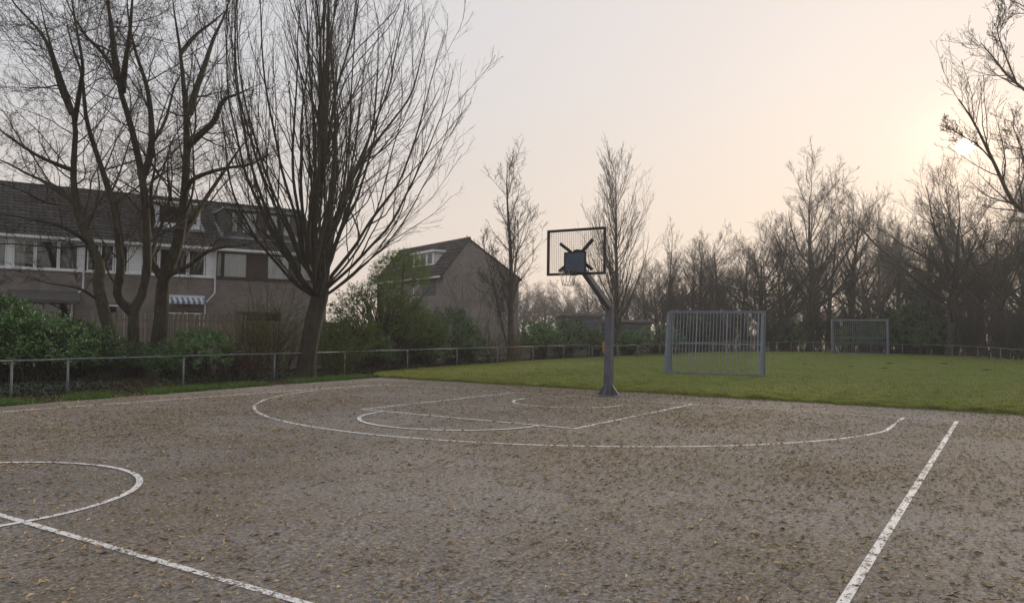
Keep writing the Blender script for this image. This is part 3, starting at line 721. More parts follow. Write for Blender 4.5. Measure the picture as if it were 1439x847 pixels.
# unit B
hB = house_unit(0, 'brick terraced house with blue striped awning and white roof dormer')
common(hB, [(3.4, 4.98, 0, 2.35), (.9, 1.75, .9, 2.6)])
for a, b_, cu in ((.08, .57, None), (.6, 1.15, None), (1.18, 1.72, [(.05, .5, 'curtain')]), (2.30, 2.98, [(.2, .8, 'curtain_grey')]), (3.0, 3.6, None), (3.62, 4.24, [(0, .3, 'curtain_grey')]), (4.27, 5.02, None)):
    window(hB, a, b_, 4.02, EZ-.17, curt=cu)
mb = MB()
for k in range(8): mb.box(1.74, 2.28, .022-.01*(k % 2)*0, .085, 4.025+k*.153, 4.025+k*.153+.145)
mb.build('siding', 'white_paint', hB)
MB().box(5.05, 5.48, .02, .09, 4.02, EZ-.17).build('white_panel', 'white_paint', hB)
MB().box(.02, 5.48, -.06, .05, 3.95, 4.015).build('sill', 'white_paint', hB)
for a in (3.42, 4.2): window(hB, a, a+.76, .03, 2.3, fw=.11, name='garden_door')
window(hB, .92, 1.73, .92, 2.58, fw=.09)
ap = MB().box(3.32, 5.02, -.12, -.003, 2.98, 3.10).build('awning', 'awning_white', hB)
for k in range(14):
    x_ = 3.36+k*.117; m_ = 'awning_blue' if k % 2 else 'awning_white'
    mb = MB(); mb.hexa([(x_, -.57, 2.78), (x_+.117, -.57, 2.78), (x_+.117, -.1, 2.98), (x_, -.1, 2.98), (x_, -.57, 2.80), (x_+.117, -.57, 2.80), (x_+.117, -.1, 3.0), (x_, -.1, 3.0)])
    mb.box(x_, x_+.117, -.585, -.572, 2.68, 2.8); mb.build('stripe', m_, ap)
downpipe(hB, 5.46)
# dormer on B
def dormer(h, x0, x1, z0, z1, yf, frame, clad, panes, flash=True):
    slope = (RZ_-EZ)/DEP; yb = (z1-EZ-.05)/slope+.3
    mb = MB()
    d_ = mb.quad((x0, yf, z0), (x0, yb, z0+.9), (x0, yb, z1), (x0, yf, z1)).build('dormer', clad, h); MB().quad((x1, yf, z0), (x1, yf, z1), (x1, yb, z1), (x1, yb, z0+.9)).build('dormer_cheek', clad, d_)
    MB().box(x0+.03, x1-.03, yf+.45, yf+.48, z0+.2, z1-.02).build('dormer_shade_panel', 'interior_shade', d_)  # backing panel with the dormer's inner shade in its colour
    MB().box(x0-.12, x1+.12, yf-.16, yb+.3, z1+.001, z1+.10).build('dormer_roof', frame if frame == 'white_paint' else 'lead', d_)
    xs_ = [x0]+[q for p in panes for q in p[:2]]+[x1]
    for a, b_ in zip(xs_[0::2], xs_[1::2]):
        if b_-a > .02: MB().box(a, b_, yf, yf+.08, z0, z1-.003).build('dormer_cladding', clad, d_)
    for p in panes: 
        MB().box(p[0], p[1], yf+.01, yf+.08, z0, z0+.22).build('apron', clad, d_)
        window(d_, p[0]+.002, p[1]-.002, z0+.225, z1-.05, frame, y=yf-.01, fw=.06, curt=p[2] if len(p) > 2 else None)
    if flash:
        MB().box(x0-.2, x1+.2, yf-.28, yf-.01, z0-.10, z0+.02).build('flashing', 'lead', d_)
        for xx, s in ((x0, -1), (x1, 1)):
            ym = (z1-EZ-.05)/slope
            MB().bar((xx+s*.1, yf-.1, z0+.0), (xx+s*.1, ym, z1-.05), .22, .05, up=(0, -.5, .8)).build('flashing', 'lead', d_)
    return d_
dormer(hB, 2.98, 4.95, 6.30, 7.50, 1.1, 'white_paint', 'white_paint', [(3.05, 4.05), (4.08, 4.85, [(.3, .7, 'curtain_grey')])])
# unit C
hC = house_unit(1, 'end terraced house with brown window frames and wide grey dormer')
common(hC, [(1.0, 3.2, .8, 2.4)], last=True)
for a, b_, cu in ((.02, .32, [(0, 1, 'curtain_grey')]), (.34, 1.50, [(0, 1, 'curtain')]), (2.42, 3.58, [(0, 1, 'curtain')]), (4.05, 4.86, [(0, 1, 'curtain')])):
    window(hC, a, b_, 4.02, EZ-.17, 'brown_wood', curt=cu, fw=.06)
for a, b_ in ((1.51, 2.41), (3.59, 4.04), (4.87, 5.48)): MB().box(a, b_, .02, .09, 4.02, EZ-.17).build('brown_panel', 'brown_wood', hC)
MB().box(.01, 5.48, -.06, .05, 3.95, 4.015).build('sill', 'brown_wood', hC)
window(hC, 1.02, 3.18, .82, 2.38, 'brown_wood')
dormer(hC, .55, 4.05, 6.08, 7.45, .85, 'brown_wood', 'cladding', [(.83, 1.22, [(0, 1, 'curtain')]), (1.34, 2.15, [(0, 1, 'curtain')]), (2.5, 3.25, [(0, 1, 'curtain')]), (3.4, 3.86, [(0, .8, 'curtain')])])

# gable house
HC = np.array([-23.077, 23.377]); z0h = float(gz(23.4))
hG = thing('gable_house', 'brick house with blank gable wall, white dormer and closed shutter', 'house', (HC[0], HC[1], 0), RZH)
# local x along gable (to the right), local y along the ridge (away)
GW, AX, AZ, EL, ER, LEN = 6.05, 1.95, 7.80, 5.36, 5.36, 11.0
mb = MB()
for yy in (0, LEN):
    mb.quad((0, yy, -.1), (GW, yy, -.1), (GW, yy, ER), (AX, yy, AZ), (0, yy, EL))
mb.quad((GW, 0, -.1), (GW, LEN, -.1), (GW, LEN, ER), (GW, 0, ER))
mb.v += []; 
# left facade, with window hole
F_ = MB(); wall_face(F_, 0, LEN, -.1, EL, [(1.0, 3.2, 3.95, 5.2), (3.4, 4.6, 3.95, 5.2), (1.0, 3.2, .8, 2.4)], 0, .12)
for f in F_.f: mb.quad(*[(F_.v[i][1], F_.v[i][0], F_.v[i][2]) for i in f])
mb.build('wall', 'brick_gable', hG)
MB().box(.6, .64, .2, LEN-.2, 0, 5.2).build('interior_shade_panel', 'interior_shade', hG)  # backing panel behind the facade windows, shade put into its colour
rf = MB(); 
sl_ = (AZ-EL)/AX; sr_ = (AZ-ER)/(GW-AX)
rf.hexa([(-.2, -.06, EL-.2*sl_), (AX, -.06, AZ), (AX, LEN+.06, AZ), (-.2, LEN+.06, EL-.2*sl_), (-.2, -.06, EL-.2*sl_+.14), (AX, -.06, AZ+.13), (AX, LEN+.06, AZ+.13), (-.2, LEN+.06, EL-.2*sl_+.14)])
rf.hexa([(AX+.001, -.06, AZ), (GW+.25, -.06, ER-.25*sr_), (GW+.25, LEN+.06, ER-.25*sr_), (AX+.001, LEN+.06, AZ), (AX+.001, -.06, AZ+.13), (GW+.25, -.06, ER-.25*sr_+.13), (GW+.25, LEN+.06, ER-.25*sr_+.13), (AX+.001, LEN+.06, AZ+.13)])
r_ = rf.build('roof', 'roof_tile', hG)
pt = pantiles('roof_tiles', -.06, LEN+.06, (-.2, EL-.2*sl_+.14), (AX, AZ+.13), r_)
co = np.empty(len(pt.data.vertices)*3, np.float32); pt.data.vertices.foreach_get('co', co); co = co.reshape(-1, 3)[:, [1, 0, 2]].copy(); pt.data.vertices.foreach_set('co', co.ravel())
MB().tube([(AX, -.08, AZ+.14), (AX, LEN+.08, AZ+.14)], .10, 8).build('ridge_tiles', 'roof_tile', r_)
MB().box(4.0, 4.75, 2.2, 2.8, 6.2, 7.35).build('chimney', 'brick_gable', r_)
MB().tube([(3.0, 1.2, 7.2), (3.0, 1.2, 7.75)], .07, 8).build('vent_pipe', 'board_dark', r_)
MB().box(-.36, -.22, .02, LEN, EL-.22, EL-.10).build('gutter', 'white_paint', hG)
def gw(y0, y1, z0, z1, mat):
    mb = MB(); d = .06; f_ = .06
    mb.box(.03, .10, y0, y1, z0, z0+f_); mb.box(.03, .10, y0, y1, z1-f_, z1); mb.box(.03, .10, y0, y0+f_, z0+f_, z1-f_); mb.box(.03, .10, y1-f_, y1, z0+f_, z1-f_)
    w_ = mb.build('window', mat, hG); MB().box(.06, .07, y0+f_, y1-f_, z0+f_, z1-f_).build('pane', 'pane', w_); return w_
gw(1.0, 3.2, .8, 2.4, 'white_paint'); w2 = gw(3.4, 4.6, 3.95, 5.2, 'white_paint'); w1 = gw(1.0, 3.2, 3.95, 5.2, 'white_paint')
for k in range(10): MB().box(.006, .028, 1.02, 3.18, 3.96+k*.123, 3.96+k*.123+.116).build('shutter_slat', 'shutter', w1)
# white dormer on the left slope: x from .35 back
dm_ = MB().quad((.45, 2.2, 6.02), (.45, 2.2, 7.08), (1.4, 2.2, 7.08)).build('dormer', 'white_paint', hG); MB().quad((.45, 5.6, 6.02), (1.4, 5.6, 7.08), (.45, 5.6, 7.08)).build('dormer_cheek', 'white_paint', dm_)
MB().box(.9, .93, 2.25, 5.55, 6.3, 7.05).build('dormer_shade_panel', 'interior_shade', dm_)  # panel painted dark in place of a shaded dormer interior
MB().box(.27, 1.75, 2.0, 5.8, 7.082, 7.22).build('dormer_roof', 'white_paint', dm_)
for a, b_ in ((2.2, 2.45), (3.3, 3.45), (4.35, 4.5), (5.4, 5.6)): MB().box(.45, .53, a, b_, 6.02, 7.08).build('dormer_cladding', 'white_paint', dm_)
for a, b_ in ((2.45, 3.3), (3.45, 4.35), (4.5, 5.4)):
    MB().box(.455, .53, a, b_, 6.02, 6.22).build('apron', 'white_paint', dm_); mb = MB()
    mb.box(.44, .52, a, b_, 6.222, 6.28); mb.box(.44, .52, a, b_, 7.0, 7.06); mb.box(.44, .52, a, a+.06, 6.28, 7.0); mb.box(.44, .52, b_-.06, b_, 6.28, 7.0)
    w_ = mb.build('window', 'white_paint', dm_); MB().box(.48, .49, a+.06, b_-.06, 6.28, 7.0).build('pane', 'pane', w_)
    c_ = curtain_mesh(a+.05, a+.5, .6, 6.28, 7.0); co = np.empty(len(c_.vertices)*3, np.float32); c_.vertices.foreach_get('co', co); c_.vertices.foreach_set('co', np.ascontiguousarray(co.reshape(-1, 3)[:, [1, 0, 2]]).ravel()); link('curtain', c_, 'curtain', w_)

# low garages behind the far corner
def garage(label, px0, px1, z, h, dep, mat, doors, rise=0):
    a = PLAN(px0, z); b_ = PLAN(px1, z); L_ = float(np.linalg.norm(b_-a)); ang = math.atan2(b_[1]-a[1], b_[0]-a[0])
    g = thing('garage', label, 'garage', (a[0], a[1], float(gz(a[1]))-.05), ang)
    MB().box(0, L_, 0, dep, 0, h).build('wall', mat, g)
    MB().hexa([(-.2, -.2, h+.002), (L_+.2, -.2, h+.002), (L_+.2, dep+.2, h+.002), (-.2, dep+.2, h+.002), (-.2, -.2, h+.22+rise), (L_+.2, -.2, h+.22), (L_+.2, dep+.2, h+.22), (-.2, dep+.2, h+.22+rise)]).build('roof', 'garage_roof', g)
    for k in range(doors):
        x_ = .4+k*(L_-.4)/doors; d_ = MB().box(x_, x_+(L_-.4)/doors-.35, -.03, -.002, .02, min(2.2, h-.3)).build('door', 'shutter', g)
garage('grey flat-roofed garage behind the laurels, left of the pyramidal tree', 790, 846, 62, 2.75, 6, 'garage_grey', 1)
garage('low brick shed with pale roof edge behind the pyramidal tree', 830, 915, 66, 2.3, 5, 'brick_red', 2, .1)

# garden fences
def plank_fence(label, px0, px1, z0, z1, h, mat, step=.165, horiz=False):
    a = PLAN(px0, z0); b_ = PLAN(px1, z1); L_ = float(np.linalg.norm(b_-a)); ang = math.atan2(b_[1]-a[1], b_[0]-a[0])
    g = thing('garden_fence', label, 'fence', (a[0], a[1], 0), ang)
    if not horiz:
        n = int(L_/step); mesh_ = [MB().box(-step/2+.012, step/2-.012, -.011, .011, .03, h*f).mesh('plank') for f in (1, .992, 1.006)]
        for k in range(n):
            o = link('plank', mesh_[k % 3], mat, g); o.location = ((k+.5)*step, random.uniform(-.004, .004), 0); o.rotation_euler = (0, random.gauss(0, .006), 0)
        for zz in (.4, h*.85): MB().box(0, L_, .012, .06, zz, zz+.09).build('rail', mat, g)
    else:
        n = int((h-.1)/.155); m_ = MB().box(0, L_, -.011, .011, 0, .14).mesh('board')
        for k in range(n): o = link('board', m_, mat, g); o.location = (0, random.uniform(-.006, .006), .06+k*.155)
    for k in range(int(L_/1.8)+1): MB().box(k*1.8-.045, k*1.8+.045, .062, .15, 0, h+.08).build('post', mat, g)
    return g
plank_fence('weathered brown fence of vertical planks behind the three mossy trees', 128, 345, 30.3, 30.3, 2.14, 'fence_wood')
plank_fence('grey fence of horizontal boards behind the olive thicket', 347, 470, 30.6, 33.5, 2.05, 'fence_wood_grey', horiz=True)

# ================================================================= HERO TREES
def stems_from_px(stems, z):
    """stems: list of (list of (px,py,dz), r0_px, r1_px); returns arrays P,R (K=26)"""
    Ps, Rs = [], []
    for pts, r0, r1 in stems:
        p3 = np.array([PT(a, b_, z+c) for a, b_, c in pts]); q = resample(p3, 26)
        u = np.linspace(0, 1, 26); Ps.append(q); Rs.append((r0*(1-u)**1.15*.9+r1*u*(1-u**3)*.8+.12)*z/FPX)
    return np.array(Ps), np.array(Rs)
def tree_obj(name, label, base, trunk_levels, crown_levels, mat, group=None, cat='tree', crownmat=None):
    t_ = thing(name, label, cat, tuple(base), 0, group)
    off = np.asarray(base, float)
    tr_ = link('trunk', tubes_mesh('trunk', [(P-off, R, s) for P, R, s in trunk_levels]), mat, t_, True)
    link('crown', tubes_mesh('crown', [(P-off, R, s) for P, R, s in crown_levels]), crownmat or mat, t_, True)
    return t_
def flare(P, R, ground_z=-.1, k=.5):
    """widen the foot of the first stem"""
    h = P[0, :, 2]-P[0, 0, 2]; R = R.copy(); R[0] *= 1+k*np.exp(-np.maximum(h, 0)/.35); return R
def alder(label, stems, z, seed, ntr=1):
    g = np.random.default_rng(seed)
    P, R = stems_from_px(stems, z)
    P[0, 0, 2] = min(P[0, 0, 2], -.15); R = flare(P, R)
    R = np.maximum(R, .006)
    base = np.array([P[0, 0, 0], P[0, 0, 1], 0])
    n1 = [max(5, int(np.linalg.norm(np.diff(p, axis=0), axis=1).sum()*2.1)) for p in P]
    # limbs start above the first third of the main trunk
    A, RA = grow(g, P[:1], R[:1], n1[:1], .38, 1, .95, .25, .34, .35, 9, .28, .55, .13, .010)
    B_, RB = grow(g, P[1:], R[1:], n1[1:], .12, 1, .95, .25, .36, .3, 9, .31, .55, .13, .008)
    A = np.concatenate([A, B_]); RA = np.concatenate([RA, RB])
    C, RC = grow(g, A, RA, 9, .15, 1, .8, .25, .42, .3, 6, .55, .35, .17, .006)
    D, RD = grow(g, C, RC, 5, .15, 1, .8, .3, .5, .2, 3, .6, .2, .22, .0046)
    E_, RE = grow(g, D, RD, 2, .3, 1, .8, .3, .55, .2, 3, .7, .1, .25, .0036)
    return tree_obj('alder_tree', label, base, [(P, R, 10)], [(A, RA, 6), (C, RC, 4), (D, RD, 3), (E_, RE, 3)], 'bark_alder', 'mossy multi-stemmed trees behind the rail fence')
Z1 = 25.6
alder('leaning mossy tree with bent reddish-brown trunk, behind the big laurel', [
    ([(172, 533, 0), (165, 498, 0), (148, 445, 0), (138, 400, .1), (141, 372, .1), (127, 345, .1), (112, 306, .2), (106, 280, .2), (103, 241, .2), (106, 177, .3), (96, 138, .2), (76, 81, 0), (62, 30, -.2), (50, -30, -.3)], 10.5, 2.2),
    ([(104, 240, .2), (80, 231, -.3), (48, 216, -.7), (10, 190, -1.2), (-30, 160, -1.6)], 4, 1),
    ([(101, 160, .2), (84, 120, .5), (70, 70, .9), (52, 40, 1.2), (20, 5, 1.6), (0, -30, 2)], 4.5, 1.2),
    ([(105, 170, .2), (113, 120, -.5), (116, 90, -.8), (104, 20, -1.2), (96, -40, -1.5)], 4, 1.2),
    ([(125, 342, .1), (95, 322, -.8), (55, 310, -1.5), (0, 300, -2.2), (-40, 300, -2.5)], 3.4, 1),
    ([(108, 290, .1), (75, 262, .8), (40, 245, 1.3), (0, 225, 1.8), (-40, 215, 2)], 3.2, 1),
    ([(136, 420, .0), (110, 405, -.8), (70, 398, -1.4), (20, 385, -2.2)], 2.2, .8)], Z1, 11)
Z2 = 26.8
alder('mossy tree forking low into two tall stems, between its neighbours', [
    ([(187, 532, 0), (187, 500, 0), (188, 460, 0), (188, 437, 0), (200, 413, 0), (207, 372, 0), (205, 294, .1), (198, 240, .2), (184, 177, .3), (170, 131, .3), (163, 103, .3), (140, 70, .2), (117, 46, 0), (95, 5, -.2), (80, -40, -.3)], 9.5, 2.0),
    ([(187, 440, 0), (166, 415, -.2), (170, 374, -.4), (165, 320, -.5), (159, 285, -.5), (142, 234, -.6), (122, 170, -.8), (115, 106, -1), (100, 60, -1.2), (88, 0, -1.4)], 8, 1.5),
    ([(165, 110, .3), (160, 70, .7), (156, 35, 1), (150, -10, 1.3), (146, -50, 1.5)], 6, 1.6),
    ([(172, 130, .3), (176, 90, -.3), (182, 50, -.8), (186, 0, -1.2), (190, -50, -1.5)], 5, 1.4),
    ([(200, 250, .2), (212, 213, .6), (212, 160, .9), (205, 117, 1.1), (190, 71, 1.4), (180, 20, 1.6), (178, -40, 1.8)], 6, 1.5),
    ([(207, 372, 0), (222, 330, .6), (238, 280, 1.2), (235, 240, 1.6), (240, 200, 2)], 3.5, 1),
    ([(212, 205, .7), (232, 170, 1.2), (246, 120, 1.6), (262, 95, 2)], 3, .9)], Z2, 12)
Z3 = 28.3
alder('stout mossy tree with spreading right-hand limbs, beside the upright laurel', [
    ([(221, 530, 0), (222, 490, 0), (227, 440, 0), (230, 395, 0), (247, 352, 0), (255, 315, .1), (258, 290, .1), (262, 230, .2), (262, 170, .3), (258, 120, .3), (253, 71, .3), (245, 18, .2), (238, -40, .1)], 13, 2.2),
    ([(229, 394, 0), (213, 366, -.2), (208, 335, -.3), (215, 310, -.4), (212, 270, -.6), (218, 230, -.8), (214, 180, -1)], 6, 1.3),
    ([(264, 205, .2), (280, 190, -.3), (301, 170, -.6), (313, 142, -1), (335, 132, -1.4), (365, 118, -1.8)], 6.5, 1.2),
    ([(266, 160, .2), (276, 125, .6), (290, 85, 1), (300, 55, 1.3), (318, 15, 1.6), (330, -30, 1.8)], 6, 1.2),
    ([(250, 342, 0), (270, 310, .6), (285, 285, 1.1), (315, 241, 1.7), (340, 205, 2.2), (365, 180, 2.6)], 5.5, 1.1),
    ([(258, 275, .1), (272, 252, -.6), (310, 238, -1.2), (354, 230, -1.9), (385, 212, -2.4)], 4.5, 1),
    ([(232, 388, 0), (262, 375, -.8), (295, 352, -1.5), (335, 345, -2.1), (375, 340, -2.6)], 4.5, .9),
    ([(254, 75, .3), (275, 50, .9), (300, 30, 1.4), (330, 5, 1.9)], 3.8, 1)], Z3, 13)

# big vase-shaped tree
g = np.random.default_rng(17); ZB = 25.6
tp = np.array([PT(a, b_, ZB+c) for a, b_, c in ((428, 534, 0), (432, 500, 0), (441, 450, 0), (450, 415, .05), (455, 388, .1), (460, 330, .1), (468, 250, .0), (474, 170, -.1))]); tp[0, 2] = -.15
P = resample(tp, 26)[None]; u = np.linspace(0, 1, 26); R = (np.interp(u, [0, .2, .42, .54, 1], [.31, .285, .28, .2, .03]))[None]; R = flare(P, R, k=.35)
nl = 40
Ls, Rs = [], []
for k in range(nl):
    az = k*2.39996+g.uniform(-.3, .3); incl = math.radians([8, 20, 32, 44, 55, 64][k % 6])*g.uniform(.88, 1.1)
    tt = .415+.16*(1-incl/1.25)*g.random()+.02*g.random(); st = P[0, int(tt*25)]
    L_ = np.interp(math.degrees(incl), [0, 35, 50, 70], [13, 11.6, 9.6, 8.0])*g.uniform(.85, 1.06); K = 24; q = [st]; d = np.array([math.sin(incl)*math.cos(az), math.sin(incl)*math.sin(az), math.cos(incl)])
    for j in range(K-1):
        d = nrm(d+np.array([0, 0, .075*(1 if j > 1 else .3)])+g.normal(0, .036, 3)); q.append(q[-1]+d*L_/(K-1))
    Ls.append(q); r0 = g.uniform(.045, .08)*(1.2 if incl < .6 else .9); Rs.append(np.interp(np.linspace(0, 1, K), [0, .15, .5, 1], [r0, r0*.8, r0*.5, .008])*g.uniform(.93, 1.07, K))
Lm = np.array(Ls); Rm = np.array(Rs)
A, RA = grow(g, Lm, Rm, 8, .14, .92, .36, .12, .42, .42, 14, .6, .42, .055, .009)
C, RC = grow(g, A, RA, 6, .15, 1, .45, .18, .36, .3, 7, .55, .28, .11, .0055)
D, RD = grow(g, C, RC, 5, .2, 1, .5, .2, .45, .2, 4, .65, .2, .16, .004)
def envelope(Q):
    zz = Q[..., 2]; c0 = P[0, 10, :2]; sh = np.clip((zz-2.5)/5, 0, 1)[..., None]*RT*1.6
    rel = Q[..., :2]-c0-sh; rho = np.linalg.norm(rel, axis=-1)
    re_ = np.interp(zz, [0, 2.6, 4, 6, 9, 12, 16], [3.8, 4.4, 5.3, 5.7, 5.8, 5.2, 3.2])
    f = 1/(1+(rho/re_)**4)**.25; Q = Q.copy(); Q[..., :2] = c0+sh*np.clip(rho/1.5, 0, 1)[..., None]+rel*f[..., None]; return Q
Lm, A, C, D = [envelope(q) for q in (Lm, A, C, D)]
for k in range(nl): Lm[k, 0] = Ls[k][0]; Lm[k, 1] = (Lm[k, 0]+Lm[k, 2])/2
tb = thing('vase_shaped_tree', 'large bare vase-shaped tree with fanned upright limbs, rooted by the rail fence', 'tree', (P[0, 0, 0], P[0, 0, 1], 0))
off = np.array([P[0, 0, 0], P[0, 0, 1], 0])
link('trunk', tubes_mesh('trunk', [(P-off, R, 16)]), 'bark_big', tb, True)
for k in range(nl): link('limb', tubes_mesh('limb', [(Lm[k:k+1]-off, Rm[k:k+1], 8)]), 'bark_big', tb, True)
link('crown', tubes_mesh('crown', [(A-off, RA, 5), (C-off, RC, 3), (D-off, RD, 3)]), 'bark_big', tb, True)

# catkin poplar leaning in from the right (trunk outside the frame)
g = np.random.default_rng(21); ZP = 19.0
def pxl(l): return np.array([PT(a, b_, ZP+c) for a, b_, c in l])
st_ = [([(1620, 545, 0), (1612, 440, 0), (1600, 330, 0), (1590, 200, .2), (1585, 60, .3), (1580, -120, .3), (1575, -320, .3)], .24, .05),
       ([(1600, 330, 0), (1520, 320, -.3), (1460, 302, -.5), (1425, 285, -.6), (1395, 225, -.8), (1370, 175, -1), (1348, 140, -1.2)], .085, .012),
       ([(1398, 230, -.8), (1375, 205, -.3), (1350, 190, 0), (1325, 175, .3)], .022, .008),
       ([(1592, 230, .2), (1520, 175, .6), (1460, 140, .9), (1420, 110, 1.1), (1395, 80, 1.3), (1378, 60, 1.4)], .06, .010),
       ([(1588, 120, .3), (1530, 60, -.4), (1480, 20, -.8), (1440, -10, -1.1), (1410, -30, -1.3)], .06, .010),
       ([(1430, 120, 1), (1410, 70, .6), (1402, 40, .3), (1415, 10, 0)], .02, .008),
       ([(1425, 283, -.6), (1440, 240, -.2), (1432, 200, .2), (1420, 170, .5)], .025, .008),
       ([(1600, 350, 0), (1540, 300, 1.2), (1490, 240, 2), (1450, 215, 2.6), (1420, 205, 3)], .05, .01),
       ([(1590, 250, 0), (1650, 180, 0), (1720, 90, 0), (1760, -20, 0)], .07, .01)]
Ps = np.array([resample(pxl(l), 26) for l, a, b_ in st_]); Rs = np.array([np.interp(np.linspace(0, 1, 26), [0, 1], [a, b_]) for l, a, b_ in st_])
Ps[0, 0, 2] = -.1; base = np.array([Ps[0, 0, 0], Ps[0, 0, 1], 0.03])
A, RA = grow(g, Ps[1:], Rs[1:], 20, .2, 1, .65, .2, .26, .3, 8, .5, .55, .10, .006)
A0, RA0 = grow(g, Ps[:1], Rs[:1], 12, .35, 1, .8, .2, .24, .2, 8, .35, .6, .08, .008); A = np.concatenate([A, A0]); RA = np.concatenate([RA, RA0])
C, RC = grow(g, A, RA, 6, .2, 1, .6, .2, .42, .2, 5, .6, .5, .12, .0042)
D, RD = grow(g, C, RC, 3, .3, 1, .6, .2, .5, .2, 3, .7, .4, .15, .0034)
pt_ = tree_obj('poplar_tree', 'tree with dangling catkins leaning in past the sun', base, [(Ps[:1], Rs[:1], 12)], [(Ps[1:], Rs[1:], 7), (A, RA, 5), (C, RC, 3), (D, RD, 3)], 'bark_pale')
tips = np.concatenate([D[:, -1], D[:, 1], C[:, -1], C[:, 3]]); tips = tips[g.random(len(tips)) < .45]; n = len(tips)
Q = np.empty((n, 3, 3)); dd = nrm(np.column_stack([g.normal(0, .45, (n, 2)), -np.ones(n)*g.uniform(-.6, 1.2, n)])); ll_ = g.uniform(.02, .045, n)
for k in range(3): Q[:, k] = tips+dd*(ll_*k/2)[:, None]-base
Rq = np.column_stack([np.full(n, .003), np.full(n, .0065), np.full(n, .003)])
V, F = tubes_arrays(Q, Rq, 3); link('catkins', mesh_np('catkins', V, F, 4), 'catkin', pt_, kind='stuff')

# ================================================================= GENERIC BARE TREES (own base at origin)
def bare(kind, seed, H):
    g = np.random.default_rng(seed); K = 22; u = np.linspace(0, 1, K)
    def leader(h, lean=.03, wig=.02):
        q = [np.zeros(3)]; d = nrm(np.array([g.normal(0, lean), g.normal(0, lean), 1.]))
        for j in range(K-1): d = nrm(d+g.normal(0, wig, 3)*[1, 1, .2]+[0, 0, .03]); q.append(q[-1]+d*h/(K-1))
        return np.array(q)
    if kind == 'spread':
        P = leader(H*.62)[None]; R = np.interp(u, [0, .4, 1], [.36, .28, .07])[None]
        A, RA = grow(g, P, R, 18, .26, 1, .90, .18, .86, .35, 14, .55, .5, .085, .02)
        B, RB = grow(g, A, RA, 9, .2, 1, .6, .18, .42, .3, 8, .5, .3, .09, .010)
        C, RC = grow(g, B, RB, 8, .15, 1, .6, .2, .5, .3, 5, .55, .2, .13, .0085)
        D, RD = grow(g, C, RC, 6, .2, 1, .6, .25, .55, .2, 3, .7, .15, .15, .006)
    elif kind == 'upright':
        P = leader(H*.9, .02, .025)[None]; R = np.interp(u, [0, .5, 1], [.31, .2, .03])[None]
        A, RA = grow(g, P, R, 27, .14, .97, .72, .16, .52, .45, 12, .5, .5, .075, .016)
        B, RB = grow(g, A, RA, 9, .15, 1, .5, .15, .42, .3, 7, .5, .35, .09, .009)
        C, RC = grow(g, B, RB, 6, .15, 1, .55, .2, .45, .3, 4, .6, .2, .13, .007)
        D, RD = grow(g, C, RC, 5, .2, 1, .55, .2, .55, .2, 3, .7, .1, .15, .0065)
    elif kind == 'pyramid':
        P = leader(H, .005, .008)[None]; R = np.interp(u, [0, .3, 1], [.26, .16, .015])[None]
        A, RA = grow(g, P, R, 60, .10, .97, .62, .10, .46, .72, 12, .36, .95, .03, .012)
        B, RB = grow(g, A, RA, 9, .12, 1, .42, .12, .40, .3, 6, .55, .45, .06, .0075)
        C, RC = grow(g, B, RB, 4, .15, 1, .42, .15, .5, .3, 4, .6, .3, .10, .006)
        D, RD = grow(g, C, RC, 3, .2, 1, .45, .2, .55, .2, 3, .7, .2, .12, .0055)
    elif kind == 'slender':
        P = np.stack([leader(H, .01, .012), leader(H*.72, .09, .02), leader(H*.6, .12, .02)]); R = np.stack([np.interp(u, [0, .4, 1], [.16, .10, .012]), np.interp(u, [0, 1], [.07, .01]), np.interp(u, [0, 1], [.055, .01])])
        A, RA = grow(g, P, R, 26, .22, .98, .62, .14, .25, .42, 9, .42, .75, .05, .010)
        B, RB = grow(g, A, RA, 7, .15, 1, .5, .15, .42, .3, 6, .55, .5, .09, .0065)
        C, RC = grow(g, B, RB, 4, .15, 1, .5, .2, .5, .3, 4, .6, .3, .12, .005)
        D, RD = grow(g, C, RC, 3, .2, 1, .5, .2, .55, .2, 3, .7, .2, .12, .005)
    elif kind == 'thicket':
        ns = 20; P = np.stack([leader(H*g.uniform(.55, 1), .20, .035)+np.array([g.normal(0, .5), g.normal(0, .5), 0]) for _ in range(ns)]); R = np.stack([np.interp(u, [0, 1], [g.uniform(.018, .04), .006]) for _ in range(ns)])
        A, RA = grow(g, P, R, 9, .15, 1, .55, .2, .35, .3, 7, .6, .3, .10, .007)
        B, RB = grow(g, A, RA, 6, .15, 1, .6, .2, .45, .3, 4, .65, .2, .14, .006)
        C, RC = grow(g, B, RB, 4, .15, 1, .6, .2, .5, .3, 3, .7, .1, .15, .005)
        D, RD = C[:0], RC[:0]
    R = R.copy(); R[0] *= 1+.5*np.exp(-P[0, :, 2]/.4)
    P = P.copy(); P[:, 0, 2] = -.25
    return tubes_mesh('trunk', [(P, R, 9)]), tubes_mesh('crown', [(A, RA, 5), (B, RB, 4), (C, RC, 3), (D, RD, 3)])
ARCH = {}
for nm, kind, seed, H in (('spread', 'spread', 31, 14.), ('spread2', 'spread', 32, 14.), ('upright', 'upright', 33, 15.), ('upright2', 'upright', 36, 15.), ('pyramid', 'pyramid', 34, 14.8), ('slender', 'slender', 35, 12.4), ('thicket', 'thicket', 37, 4.2), ('thicket2', 'thicket', 38, 4.2)):
    tr_, cr_ = bare(kind, seed, H); ARCH[nm] = (tr_, cr_, H)
